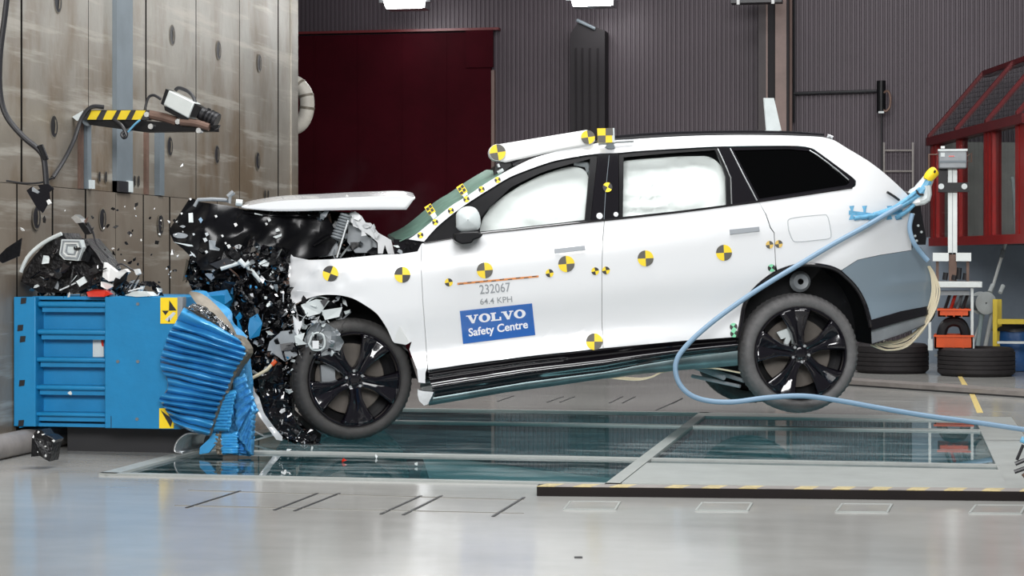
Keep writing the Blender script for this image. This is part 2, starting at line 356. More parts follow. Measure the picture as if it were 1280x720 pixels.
# ---- hazard edged beam lying across the floor
a0, a1 = on_z(671, 620), on_z(1290, 626.5)
d = (a1-a0).normalized(); a1 = a0+d*4.2; n = Vector((-d.y, d.x, 0))
beam = thing('floor_beam', 'long dark brown steel beam with worn yellow striped top lying on the floor', 'beam', a0, math.atan2(d.y, d.x))
m = MB(); m.prism([a0, a0+n*.12, a0+n*.12+Vector((0, 0, .046)), a0+Vector((0, 0, .046))], a1-a0); m.build('beam_body', 'beam_dark', beam)
m = MB(); L = (a1-a0).length; k = 0.0
while k < L-.1:
    p = a0+d*k+Vector((0, 0, .046)); m.prism([p, p+d*.09, p+d*.13+n*.12, p+d*.04+n*.12], (0, 0, .003), int(k/.09) % 2); k += .09
m.build('hazard_stripe', ['worn_stripe', 'wood_edge'], beam, smooth=False)['kind'] = 'stuff'
# ---- low platform at the back right
pa, pb = on_z(1060, 482), on_z(1290, 498)
plat = thing('trim_2', None, None, pa, 0, kind='structure')
dd = (pb-pa); pm = MB(); p0 = pa-dd*.2; p1 = pa+dd*2.0; bk = Vector((.3, 3.6, 0))
pm.prism([p0, p1, p1+bk, p0+bk], (0, 0, .045)); pm.build('platform', 'concrete', plat, smooth=False)
pm = MB(); pm.prism([p0+Vector((0, -.012, .0)), p1+Vector((0, -.012, 0)), p1+Vector((0, .1, 0)), p0+Vector((0, .1, 0))], (0, 0, .049)); pm.prism([p0+Vector((0, -.016, .0)), p1+Vector((0, -.016, 0)), p1+Vector((0, -.012, 0)), p0+Vector((0, -.012, 0))], (0, 0, .014), 1); pm.build('platform_edge', ['wood_edge', 'slot'], plat, smooth=False)
pm = MB(); pm.prism([p0+Vector((0, -.002, .049)), p1+Vector((0, -.002, .049)), p1+Vector((0, .45, .047)), p0+Vector((0, .45, .047))], (0, 0, .003)); pm.build('edge_board', ['wood_edge'], plat, smooth=False)
m = MB(); m.prism([on_z(*p, .046) for p in ((1197, 470), (1202, 470), (1211, 484), (1204, 484))], (0, 0, .004)); m.build('floor_line', 'tape_yellow', plat, smooth=False)

# ---- crash block on the left: steel facing in upright plates
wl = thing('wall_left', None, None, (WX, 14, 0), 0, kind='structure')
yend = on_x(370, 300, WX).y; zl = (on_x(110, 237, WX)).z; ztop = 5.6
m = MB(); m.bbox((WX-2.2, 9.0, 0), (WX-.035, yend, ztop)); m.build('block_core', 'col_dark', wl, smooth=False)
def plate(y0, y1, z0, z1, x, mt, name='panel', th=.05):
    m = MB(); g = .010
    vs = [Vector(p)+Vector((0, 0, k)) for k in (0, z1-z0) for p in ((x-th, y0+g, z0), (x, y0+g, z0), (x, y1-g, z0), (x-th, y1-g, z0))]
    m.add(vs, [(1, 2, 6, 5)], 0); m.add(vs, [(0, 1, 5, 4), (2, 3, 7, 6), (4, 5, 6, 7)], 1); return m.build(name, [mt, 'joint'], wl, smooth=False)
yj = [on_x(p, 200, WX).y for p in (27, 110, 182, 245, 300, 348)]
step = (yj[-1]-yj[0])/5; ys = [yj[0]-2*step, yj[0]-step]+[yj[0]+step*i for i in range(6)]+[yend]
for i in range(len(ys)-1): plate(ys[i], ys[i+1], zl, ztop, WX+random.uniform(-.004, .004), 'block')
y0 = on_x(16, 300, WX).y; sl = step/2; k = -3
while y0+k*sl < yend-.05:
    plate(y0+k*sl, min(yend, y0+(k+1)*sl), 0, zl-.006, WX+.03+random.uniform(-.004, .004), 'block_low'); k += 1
# upright steel strip, thin rails, pocket
def xstrip(pxa, pxb, pya, pyb, dx, mt, name, wz=None):
    A = on_x(pxa, pyb, WX); B = on_x(pxb, pyb, WX); zt = ztop if pya is None else on_x(pxa, pya, WX).z
    m = MB(); m.bbox((WX-.01, A.y, max(A.z, zl)), (WX+dx, B.y, zt)); return m.build(name, mt, wl, smooth=False)
xstrip(141, 161, None, 240, .03, 'steel_grey', 'steel_strip')
xstrip(193, 199, 165, 246, .04, 'steel_grey', 'upright_rail'); xstrip(103, 108, 150, 236, .035, 'steel_grey', 'upright_rail')
xstrip(97, 101, 150, 236, .02, 'brown_steel', 'upright_rail'); xstrip(180, 183, 165, 244, .02, 'brown_steel', 'upright_rail')
xstrip(141, 153, 226, 240, .045, 'cable_black', 'pocket'); xstrip(153, 158, 226, 240, .05, 'light_plastic', 'pocket_edge'); xstrip(104.5, 108, 225, 236, .06, 'light_plastic', 'pocket_edge')
xstrip(363, 371, None, 250, .012, 'block', 'edge_strip')
def hole(px, py, r=.055, dx=0.0, tall=1.25):
    c = on_x(px, py, WX); m = MB(); N = 16
    ring = lambda rr, x: [Vector((WX+dx+x, c.y+rr*math.cos(2*math.pi*i/N), c.z+rr*tall*math.sin(2*math.pi*i/N))) for i in range(N)]
    a, b, cc = ring(r*1.15, .003), ring(r, .004), ring(r*.9, .0035)
    m.add(a+b, [(i, (i+1) % N, N+(i+1) % N, N+i) for i in range(N)], 0)
    m.add(b+cc, [(i, (i+1) % N, N+(i+1) % N, N+i) for i in range(N)], 1); m.add(cc, [tuple(range(N))], 1)
    q = [Vector((WX+dx+.006, c.y+rx*r, c.z+rz*r*tall)) for rx, rz in ((.05, -.7), (.5, -.55), (.6, .1), (.45, .6), (.1, .65), (.25, .1))]
    m.add(q, [tuple(range(6))], 0)
    m.build('anchor_hole', ['comb_inside', 'cable_black'], wl, smooth=False)
for px, py in ((72, 2), (215, 44), (273, 63), (324, 79), (67, 158), (212, 183), (322, 201), (271, 193)): hole(px, py)
for px, py in ((39, 272), (122, 274), (195, 281)): hole(px, py, .055, .034)
for px, py in ((124, 221), (132, 221), (163, 226), (168, 226), (173, 226), (331, 243), (335, 243)): hole(px, py, .022, 0, 1.6)
m = MB(); pts = [on_x(-6, 577, WX+.25), on_x(20, 568, WX+.25), on_x(42, 561, WX+.25)]
m = MB(); pts = [Vector((WX+.10, 10.2, .07)), Vector((WX+.10, 12.2, .07)), Vector((WX+.10, 16.5, .07))]
m.tube(pts, .075, 12); tag(m.build('floor_pipe', 'wood_edge', wl), 'grey pipe along the foot of the steel wall')

# ---- corrugated back wall with the maroon sliding door
wb = thing('wall_back', None, None, (0, YW, 0), 0, kind='structure')
def sheet(x0, x1, z0, z1, per=.053):
    m = MB(); n = max(1, round((x1-x0)/per)); p = (x1-x0)/n; prof = []
    for i in range(n):
        a = x0+i*p; prof += [(a, 0), (a+p*.5, 0), (a+p*.62, .016), (a+p*.88, .016)]
    prof.append((x1, 0)); vs = []
    for x, dy in prof: vs += [(x, YW+dy, z0), (x, YW+dy, z1)]
    m.add(vs, [(2*i, 2*i+2, 2*i+3, 2*i+1) for i in range(len(prof)-1)]); return m.build('corrugated_sheet', 'wall_sheet', wb, smooth=False)
x = -11.0
zs = on_y(1100, 174, YW).z
while x < 9.0:
    sheet(x, x+1.06, 0, zs-.01) if x > 1.3 else None
    sheet(x, x+1.06, zs if x > 1.3 else 0, 7.0); x += 1.06
dr = thing('door_1', None, None, on_y(490, 450, YW-.1), 0, kind='structure')
dA, dB = on_y(340, 46, YW-.12), on_y(614, 45, YW-.12)
m = MB(); m.bbox((dA.x, YW-.14, 0), (dB.x, YW-.06, dA.z)); m.build('door_leaf', 'maroon', dr, smooth=False)
m = MB(); m.bbox((dB.x, YW-.12, 0), (dB.x+.035, YW-.03, dA.z-.45)); m.build('door_edge', 'col_light', dr, smooth=False)
m = MB(); m.bbox((dB.x-.30, YW-.16, dA.z-.42), (dB.x+.03, YW-.13, dA.z+.02)); m.build('door_corner_plate', 'maroon', dr, smooth=False)
for i in range(1, 5):
    xx = lerp(dA.x, dB.x, i/5); m = MB(); m.bbox((xx-.008, YW-.146, 0), (xx+.008, YW-.139, dA.z)); m.build('door_seam', 'maroon', dr, smooth=False)
m = MB(); m.bbox((dA.x-1, YW-.17, dA.z+.02), (dB.x+.1, YW-.05, dA.z+.05)); m.build('door_track', 'dark_red', dr, smooth=False)
# column by the wall
YC = YW-.45
cl = thing('trim_3', None, None, on_y(968, 455, YC), 0, kind='structure')
def cbox(pa, pb, y0, y1, mt, name):
    A = on_y(pa, 100, y0); B = on_y(pb, 100, y0); m = MB(); m.bbox((A.x, y0, 0), (B.x, y1, 7)); m.build(name, mt, cl, smooth=False)
cbox(948, 960, YC, YC+.02, 'col_dark', 'flange'); cbox(957.5, 959.5, YC-.012, YC+.01, 'col_light', 'flange_edge'); cbox(960, 969, YC+.04, YC+.3, 'dark_box', 'web')
cbox(969, 983, YC, YC+.02, 'col_light', 'flange'); cbox(983, 986, YC, YC+.2, 'dark_box', 'flange_edge')
m = MB(); p = on_y(988.5, 100, YC); m.tube([(p.x, p.y, 0), (p.x, p.y, 7)], .018, 8); m.build('pipe', 'col_light', cl)
m = MB(); p = on_y(992.5, 100, YW-.05); m.tube([(p.x, p.y, on_y(992, 153, YW).z), (p.x, p.y, 5)], .014, 8)
pq = on_y(1096, 114, YW-.05); pp = on_y(992, 117, YW-.05); m.tube([pp, pq], .02, 8); m.build('conduit', 'cable_black', cl)
# lower grey wall under the booth, at the back right
A = on_y(1140, 300, 23.2)
wr = MB(); wr.bbox((A.x, 23.3, 0), (9, 23.45, 1.42)); tag(wr.build('wall_right', 'lower_wall', smooth=False), kind='structure')

# ================================================================== THINGS AT THE BACK
def px_box(m, x0, y0, x1, y1, Y, dy, mi=0):       # a box whose front face stands on plane y=Y
    a = on_y(x0, y1, Y); b = on_y(x1, y0, Y); return m.bbox((a.x, Y, a.z), (b.x, Y+dy, b.z), mi)
def px_part(name, mt, parent, x0, y0, x1, y1, Y, dy, bevel=0):
    m = MB(); px_box(m, x0, y0, x1, y1, Y, dy); o = m.build(name, mt, parent)
    if bevel:
        b = o.modifiers.new('bevel', 'BEVEL'); b.width = bevel; b.segments = 2
    return o
def flood(cx, cy, wpx, lab):
    Y = 22.3; c = on_y(cx, cy+4, Y); s = wpx/F*22.5
    t = thing('flood_lamp', lab, 'lamp', c, 0, 'floodlights hanging at the back')
    m = MB(); m.prism([c+Vector((-s*.40, 0, .0)), c+Vector((s*.40, 0, .0)), c+Vector((s*.46, 0, .12)), c+Vector((s*.46, 0, .2)), c+Vector((-s*.46, 0, .2)), c+Vector((-s*.46, 0, .12))], (0, .05, 0)); m.build('lamp_glass', 'lamp_glow', t)
    m = MB(); m.bbox(c+Vector((-s*.42, .05, -.015)), c+Vector((s*.42, .32, .24))); m.bbox(c+Vector((-s*.38, .0, -.02)), c+Vector((s*.38, .05, -.002))); m.build('housing', 'silver', t)
    for q in (-1, 1):
        m = MB(); m.bbox(c+Vector((q*s*.43, .02, .05)), c+Vector((q*s*.54, .12, .14))); m.build('end_bracket', 'silver', t)
    m = MB(); m.tube([c+Vector((0, .2, .2)), c+Vector((0, .2, 1.6))], .02, 8); m.build('hanger', 'silver', t)
    l = area('flood_lamp_light', c+Vector((0, -.03, .02)), c+Vector((0, -2.0, -2.6)), s, .25, 60)
    l = area('flood_lamp_spill', c+Vector((0, .5, -.0)), c+Vector((0, 1.4, -.9)), s, .2, 9)
flood(505, 4, 62, 'white glowing flood lamp above the maroon door, left of the two lamps')
flood(740, 1, 62, 'white glowing flood lamp above the tall dark cover, right of the two lamps')
c = on_y(944, 3, 22.3); t = thing('unlit_lamp', 'dark unlit lamp bar at the top edge in front of the steel column', 'lamp', c)
m = MB(); m.bbox(c+Vector((-.27, 0, 0)), c+Vector((.29, .2, .16))); m.build('housing', 'cable_black', t)
for q in (-.19, .19):
    m = MB(); m.bbox(c+Vector((q-.012, -.015, -.02)), c+Vector((q+.02, .01, .04))); m.build('clip', 'white_plastic', t)

# tall dark cover on the back wall
Y = YW-.35; t = thing('wall_cover', 'tall dark purple cover with a slanted top on the corrugated back wall', 'cover', on_y(735, 452, Y))
P4 = [on_y(x, y, Y) for x, y in ((712, 300), (756, 300), (756, 38), (742, 33), (722, 29), (713, 42))]
P4[0].z = P4[1].z = 0.05; m = MB(); m.prism(P4, (0, .3, 0)); m.build('cover', 'dark_box', t)
for xx in (720, 728, 737, 747):
    a = on_y(xx, 60, Y-.012); m = MB(); m.tube([(a.x, Y-.004, .1), (a.x, Y-.004, a.z)], .012, 6); m.build('fold', 'dark_box', t)
m = MB(); m.tube([on_y(721, 25, Y-.03), on_y(744, 36, Y-.03)], .02, 8); m.build('top_bar', 'steel_grey', t)

# black hoist with its chain on the wall
Y = YW-.3; t = thing('hoist', 'black motor hoist with a looped chain on the corrugated wall', 'hoist', on_y(1103, 142, Y))
m = MB(); m.tube(spl([on_y(1101.5, 101, Y), on_y(1101.5, 120, Y), on_y(1101.5, 141, Y)], 3), .052, 12); m.build('motor', 'black_plastic', t)
px_part('motor_cap', 'cable_black', t, 1097, 101, 1106, 117, Y-.02, .1)
px_part('end_plate', 'light_plastic', t, 1098, 139, 1105, 141.5, Y-.06, .06)
m = MB(); cc = spl([on_y(x, y, Y-.03) for x, y in ((1104, 116), (1110, 114), (1113, 122), (1112, 134), (1107, 139), (1103, 136))], 4)
m.tube(cc, .014, 6); m.build('chain', 'brown_steel', t)
m = MB(); m.tube([on_y(1102, 141, Y), on_y(1102.5, 230, Y), on_y(1102.5, 440, Y)], .010, 6); m.build('cable', 'cable_black', t)

# ladder against the wall
Y = YW-.15; t = thing('ladder', 'grey steel ladder fixed upright to the back wall behind the car tail', 'ladder', on_y(1123, 450, Y))
for xx in (1105, 1141):
    a = on_y(xx, 178, Y); m = MB(); m.bbox((a.x-.011, Y, 0), (a.x+.011, Y+.04, a.z)); m.build('rail', 'wood_edge', t)
for yy in (188, 214, 240, 266, 292, 318):
    a, b = on_y(1105, yy, Y), on_y(1141, yy, Y); m = MB(); m.tube([a+Vector((0, .02, 0)), b+Vector((0, .02, 0))], .011, 8); m.build('rung', 'wood_edge', t)

# white pipe bend beyond the edge of the crash block
Y = 19.2; pts = spl([on_y(x, y, Y) for x, y in ((340, 101), (358, 101), (372, 105), (382, 117), (384, 132), (381, 147), (372, 158), (352, 163), (336, 180), (336, 300), (336, 475))], 5)
t = thing('pipe_bend', 'pale curved ventilation pipe showing past the edge of the steel wall', 'pipe', on_y(370, 160, Y))
m = MB(); m.tube(pts, .072, 16); m.build('pipe', 'pvc', t)
for k in (11, 16, 21):
    m = MB(); dv = (pts[k+1]-pts[k]).normalized()*.012; m.tube([pts[k]-dv, pts[k]+dv], .076, 16); m.build('collar', 'comb_inside', t)

# ---- red glazed control booth at the right
BA = at_d(1163, 302, 22.4); BB = at_d(1284, 302, 18.6)
bd = (BB-BA); bd.z = 0; Lb = bd.length; bd.normalize(); bn = Vector((bd.y, -bd.x, 0))   # bn points into the booth
if bn.x < 0: bn = -bn
zb0 = BA.z-.02; ze = H+(325-178)/F*22.4
t = thing('control_booth', 'red framed glazed control booth with a sloping glazed roof, raised on the grey wall', 'booth', Vector((BA.x, BA.y, zb0)))
def bp(u, nn, z): q = BA+bd*u+bn*nn; return Vector((q.x, q.y, z))
def bpix(px):          # distance along the front for a picture column
    d0 = ray(px, 325); k = Matrix(((bd.x, -d0.x), (bd.y, -d0.y))).inverted()@Vector((-BA.x, -BA.y)); return k[0]
def bar(a, b, wd, mt, name):
    m = MB(); dv = (b-a).normalized(); s = dv.cross(bn).normalized()*wd/2
    m.prism([a-s, a+s, b+s, b-s], bn*.08); return m.build(name, mt, t)
for x0, x1 in ((1163, 1166.5), (1168, 1170.5), (1229.5, 1232.5), (1233.5, 1236.5), (1238, 1240.5), (1269, 1273.5), (1275, 1284), (1195, 1199)):
    u0, u1 = bpix(x0), bpix(x1); m = MB(); m.prism([bp(u0, 0, zb0), bp(u1, 0, zb0), bp(u1, 0, ze), bp(u0, 0, ze)], bn*.09); m.build('post', 'booth_red', t)
m = MB(); m.prism([bp(0, -.02, zb0-.03), bp(Lb, -.02, zb0-.03), bp(Lb, -.02, zb0+.06), bp(0, -.02, zb0+.06)], bn*.14); m.build('sill_rail', 'booth_red', t)
m = MB(); m.prism([bp(0, -.05, ze-.04), bp(Lb, -.05, ze-.04), bp(Lb, -.05, ze+.05), bp(0, -.05, ze+.05)], bn*.16); m.build('eaves_rail', 'dark_red', t)
us = [0, bpix(1197), bpix(1235), bpix(1274), Lb+.3]
for i in range(4):
    m = MB(); m.prism([bp(us[i]+.02, .03, zb0), bp(us[i+1]-.02, .03, zb0), bp(us[i+1]-.02, .03, ze), bp(us[i]+.02, .03, ze)], bn*.01); m.build('pane', 'glass_booth', t, smooth=False)
area('booth_fill', bp(1.2, .7, ze-.05), bp(1.2, .7, zb0), .8, .4, 9)  # added fill light, brightens the booth interior behind its panes
# sloping roof: from the eaves up and back
zr = ze+.70; back = .60
def roofp(u, k, up=0): return bp(u, -.03+back*k, ze+.02+(zr-ze)*k+up)
for i in range(4):
    m = MB(); m.prism([roofp(us[i], 0), roofp(us[i+1], 0), roofp(us[i+1], 1), roofp(us[i], 1)], (0, 0, .02)); m.build('roof_pane', 'glass_booth', t, smooth=False)
for u in us:
    m = MB(); w_ = bd*.03; m.prism([roofp(u, 0)-w_, roofp(u, 0)+w_, roofp(u, 1)+w_, roofp(u, 1)-w_], (0, 0, .06)); m.build('roof_bar', 'dark_red', t)
m = MB(); m.prism([roofp(0, 1), roofp(Lb+.3, 1), roofp(Lb+.3, 1)+bn*.09, roofp(0, 1)+bn*.09], (0, 0, .07)); m.build('ridge_bar', 'dark_red', t)
m = MB(); m.prism([bp(0, 1.3, zb0), bp(Lb, 1.3, zb0), bp(Lb, 1.3, zr), bp(0, 1.3, zr)], bn*.04); m.build('inner_wall', 'lower_wall', t)
m = MB(); m.prism([bp(.02, .04, zb0), bp(.02, 1.3, zb0), bp(.02, 1.3, ze), bp(.02, .04, ze)], bd*.03); m.build('end_wall', 'white_cloth', t)
m = MB(); m.prism([bp(0, .02, zb0-.02), bp(Lb, .02, zb0-.02), bp(Lb, 1.3, zb0-.02), bp(0, 1.3, zb0-.02)], (0, 0, .03)); m.build('booth_floor', 'col_dark', t)
u0, u1 = bpix(1247), bpix(1266); m = MB(); m.prism([bp(u0, .6, zb0), bp(u1, .6, zb0), bp(u1, .6, zb0+.42), bp(u0, .6, zb0+.42)], bn*.35); m.build('desk', 'white_cloth', t)
m = MB(); m.prism([bp(u0+.12, .55, zb0+.45), bp(u0+.4, .55, zb0+.45), bp(u0+.4, .55, zb0+.9), bp(u0+.12, .55, zb0+.9)], bn*.06); m.build('monitor', 'cable_black', t)
u0 = bpix(1216); m = MB(); m.tube(spl([bp(u0, .4, ze-.5), bp(u0+.04, .4, zb0+.6), bp(u0+.16, .4, zb0+.05)], 5), .018, 8); m.build('hose', 'light_plastic', t)
u0, u1 = bpix(1172), bpix(1181); m = MB(); m.prism([bp(u0, .5, zb0), bp(u1, .5, zb0), bp(u1, .5, ze-.1), bp(u0, .5, ze-.1)], bn*.05); m.build('curtain', 'lower_wall', t)

# ---- lifting stand with the grey control box
Y = 20.2
t = thing('lifting_stand', 'white aluminium lifting stand with a grey control box on top, right of the car', 'stand', on_y(1192, 446, Y))
px_part('mast', 'aluminium', t, 1185, 208, 1196.5, 318, Y, .09)
px_part('mast_groove', 'grey_plastic', t, 1190.2, 208, 1191, 318, Y-.002, .01)
b = px_part('control_box', 'grey_plastic', t, 1173.5, 187, 1208.5, 210.5, Y-.12, .2, .012)
px_part('box_lid', 'light_plastic', b, 1172.5, 186, 1209.5, 189, Y-.13, .22)
px_part('box_label', 'light_plastic', b, 1176, 191, 1181, 196, Y-.124, .003); px_part('box_mark', 'debris_red', b, 1186, 194.5, 1193, 196, Y-.124, .003)
px_part('box_band', 'steel_grey', b, 1174, 200.5, 1208, 203.5, Y-.124, .004)
px_part('box_knob', 'white_plastic', b, 1176, 182.5, 1181, 185.5, Y-.05, .04)
m = MB(); q = on_y(1209, 195, Y-.05); m.tube([q, q+Vector((.04, 0, .03)), q+Vector((.04, 0, -.06)), q+Vector((0, 0, -.05))], .008, 6); m.build('handle', 'brown_steel', b)
m = MB(); q = on_y(1173, 193, Y-.05); m.tube([q, q+Vector((-.09, 0, 0)), q+Vector((-.09, 0, -.18))], .009, 6); m.build('pipe_arm', 'brown_steel', t)
px_part('side_plate', 'black_plastic', t, 1173, 210, 1184, 230, Y+.02, .04)
k = px_part('clamp_bar', 'black_plastic', t, 1173, 228, 1211, 240, Y-.06, .14)
for xx in (1176.5, 1205.5):
    q = on_y(xx, 233, Y-.07); m = MB(); m.tube([q, q+Vector((0, .03, 0))], .028, 14); m.build('roller', 'light_plastic', k)
for x0, x1 in ((1166, 1186), (1195, 1214)): px_part('cross_block', 'aluminium', t, x0, 316, x1, 326.5, Y-.1, .16)
px_part('mast_foot', 'brown_steel', t, 1186, 316, 1196, 351, Y, .08)
for xx in (1170, 1208): px_part('column', 'brown_steel', t, xx, 326, xx+3.5, 352, Y-.03, .05)
px_part('shelf', 'aluminium', t, 1166, 352, 1228, 359.5, Y-.18, .5, .006)
px_part('lower_shelf', 'grey_plastic', t, 1172, 364, 1212, 369, Y-.1, .3)
for xx in (1160.5, 1213.5): px_part('leg', 'aluminium', t, xx, 360, xx+3.4, 436, Y-.12, .05)
for xx in (1162, 1214): px_part('foot', 'light_plastic', t, xx-2, 424, xx+4, 438, Y-.16, .1)
for i, (xx, yy, hh) in enumerate(((1181, 350, 9), (1198, 349, 14), (1206, 350, 8), (1192, 350, 6))):
    q = on_y(xx, yy, Y); m = MB(); m.tube([q, q+Vector((.01, 0, hh*.008))], .025, 10); m.build('fitting', 'cable_black', t)
for i, (xx, cc) in enumerate(((1181, 'cable_black'), (1188, 'debris_red'), (1196, 'steel_grey'), (1203, 'cable_black'))):
    q = on_y(xx, 387, Y+.05); o = (MB().tube([q, q+Vector((.03, 0, .09)), q+Vector((.05, 0, .15))], .016, 8)).build('hand_tool', cc)
    tag(o, ['black tool leftmost in the upper orange crate', 'red handled tool in the upper orange crate', 'grey tool in the upper orange crate', 'black tool rightmost in the upper orange crate'][i], 'tool', 'tools in the upper orange crate')
def crate(x0, y0, x1, y1, Y, dy, lab):
    a = on_y(x0, y1, Y); b = on_y(x1, y0, Y); t = thing('orange_crate', lab, 'crate', ((a.x+b.x)/2, Y+dy/2, a.z), 0, 'orange crates on the stand'); h = b.z-a.z; g = .014
    m = MB(); m.bbox((a.x, Y, a.z), (b.x, Y+dy, a.z+g)); m.build('bottom', 'orange', t)
    for p, q in (((a.x, Y, a.z), (b.x, Y+g, b.z)), ((a.x, Y+dy-g, a.z), (b.x, Y+dy, b.z)), ((a.x, Y, a.z), (a.x+g, Y+dy, b.z)), ((b.x-g, Y, a.z), (b.x, Y+dy, b.z))):
        m = MB(); m.bbox(p, q); m.build('side', 'orange', t)
    m = MB(); m.bbox((a.x-.012, Y-.012, b.z-.018), (b.x+.012, Y+.006, b.z)); m.build('rim', 'orange', t)
    for k in range(1, 4):
        x = lerp(a.x, b.x, k/4); m = MB(); m.bbox((x-.006, Y-.008, a.z), (x+.006, Y+.004, b.z)); m.build('rib', 'orange', t)
crate(1173, 386, 1212, 396, Y-.14, .36, 'upper shallow orange crate under the grey shelf of the stand')
crate(1168.5, 419, 1216, 436, Y-.18, .42, 'lower orange crate standing at the foot of the stand')
q = on_y(1192, 420, Y); m = MB(); m.tube(spl([on_y(x, y, Y) for x, y in ((1176, 424), (1180, 408), (1190, 402), (1202, 405), (1207, 418), (1205, 424))], 4), .05, 10); tag(m.build('black_bag', 'cable_black'), 'black lumpy bag lying in the lower orange crate', 'bag')

# ---- tyres lying flat
def flat_tyre(cx, ytop, ybot, wpx, lab):
    c = on_z(cx, ybot-.6, .045); D = (c-O).dot(Vector((-SN, CS, 0))); r = wpx/2/F*D; c = c+Vector((-SN, CS, 0))*r*.97
    h = (ybot-ytop)/F*D*.98
    t = thing('spare_tyre', lab, 'tyre', Vector((c.x, c.y, .046)), 0, 'tyres lying flat on the platform'); mtx = Matrix.Translation((c.x, c.y, .046))@Matrix.Rotation(R(90), 4, 'X')
    pr = [(r*.62, h*.1), (r*.72, .01), (r*.9, .0), (r*.975, h*.08)]
    for k in range(5):
        z0 = h*(.12+k*.152); pr += [(r, z0), (r, z0+h*.125), (r*.975, z0+h*.13), (r*.975, z0+h*.148)]
    pr += [(r*.975, h*.92), (r*.9, h), (r*.72, h*.99), (r*.62, h*.9)]
    m = MB(); m.lathe([(a, b) for a, b in pr], mtx, 64); m.build('tread', 'rubber_dark', t)
    m = MB(); m.lathe([(r*.62, h*.9), (r*.60, h*.5), (r*.62, h*.1)], mtx, 48); m.build('bead', 'cable_black', t)
flat_tyre(1123, 431, 468.5, 93, 'black tyre lying flat under the rear bumper of the car')
flat_tyre(1231, 436, 472.5, 97, 'black tyre lying flat at the right in front of the yellow frame')
px_y = 20.6; m = MB(); px_box(m, 1168, 443, 1186, 445.5, 20.7, .05); o = tag(m.build('floor_strip', 'light_plastic'), 'short white bar lying between the two flat tyres', 'bar')

# ---- broom, rods, reel, yellow frame and blue bin
Y = 20.9
t = thing('broom', 'long pale handle leaning up from the floor beside the orange crates', 'broom', on_y(1220, 440, Y))
m = MB(); m.tube([on_y(1214, 436, Y), on_y(1237, 372, Y+.05), on_y(1260, 294, Y+.1)], .016, 8); m.build('handle', 'aluminium', t)
m = MB(); m.tube([on_y(1252, 322, Y+.06), on_y(1254.5, 312, Y+.06)], .024, 8); m.build('grip', 'steel_grey', t)
for k, (a, b, cc) in enumerate((((1222, 436), (1227, 392), 'pit_wall'), ((1231, 436), (1240, 392), 'aluminium'), ((1237, 365), (1241, 356), 'light_plastic'), ((1250, 366), (1254, 357), 'light_plastic'))):
    m = MB(); m.tube([on_y(*a, Y-.05), on_y(*b, Y)], .022, 8); tag(m.build('rod', cc), ['teal rod leaning beside the orange crates', 'thin pale rod leaning left of the yellow frame', 'short white rod left of the reel top', 'short white rod right of the reel top'][k], 'rod')
c = on_y(1233, 379, Y-.1); t = thing('cable_reel', 'pale grey round reel beside the yellow frame', 'reel', c)
mt = Matrix.Translation(c)@Matrix.Rotation(R(25), 4, 'Z')
for yy in (0, .13):
    m = MB(); m.lathe([(.01, yy), (.105, yy), (.115, yy+.006), (.105, yy+.012), (.01, yy+.012)], mt, 32); m.build('flange', 'light_plastic', t)
m = MB(); m.lathe([(.055, .01), (.055, .13)], mt, 24); m.build('drum', 'grey_plastic', t)
m = MB(); m.tube([c+Vector((-.0, .06, 0)), c+Vector((-.3, .2, .0))], .075, 16); m.build('axle', 'steel_grey', t)
Y = 20.5
t = thing('yellow_frame', 'bright yellow tubular trolley frame at the right edge', 'trolley', on_y(1262, 440, Y))
def ybar(name, x0, y0, x1, y1, yy=Y, mt='yellow_paint'): px_part(name, mt, t, x0, y0, x1, y1, yy, .05)
px_part('post', 'yellow_paint', t, 1241, 374, 1246.5, 439, Y, .05)
q = on_y(1246.5, 374, Y+.45); m = MB(); m.bbox((q.x, q.y, 0.05), (q.x+.045, q.y+.05, q.z)); m.build('post', 'yellow_paint', t)
ybar('rail', 1246, 399, 1300, 405); ybar('rail', 1246, 427, 1300, 429.5, Y, 'aluminium')
px_part('post', 'yellow_paint', t, 1296, 374, 1302, 439, Y, .05)
t = thing('waste_bag', 'blue plastic bin bag with a black lid behind the yellow frame', 'bag', on_y(1268, 440, Y+.3))
def bag(u, v):
    a = 2*math.pi*u; r = .19*(1+.07*nz(math.cos(a)*2, math.sin(a)*2, v*3)); q = on_y(1270, 438, Y+.55); return Vector((q.x+r*math.cos(a)*1.1, q.y+r*math.sin(a)*.8, .05+v*.40))
m = MB(); m.grid(bag, 28, 8); m.build('bag_body', 'bin_blue', t)
def lid(u, v):
    a = 2*math.pi*u; q = on_y(1270, 438, Y+.55); r = .22*(1-v*v*.9)*(1+.1*nz(math.cos(a)*3, math.sin(a)*3, 5)); return Vector((q.x+r*math.cos(a)*1.1, q.y+r*math.sin(a)*.8, .45+v*.11+.02*nz(a, v*3)))
m = MB(); m.grid(lid, 28, 5); m.build('black_lid', 'cable_black', t)

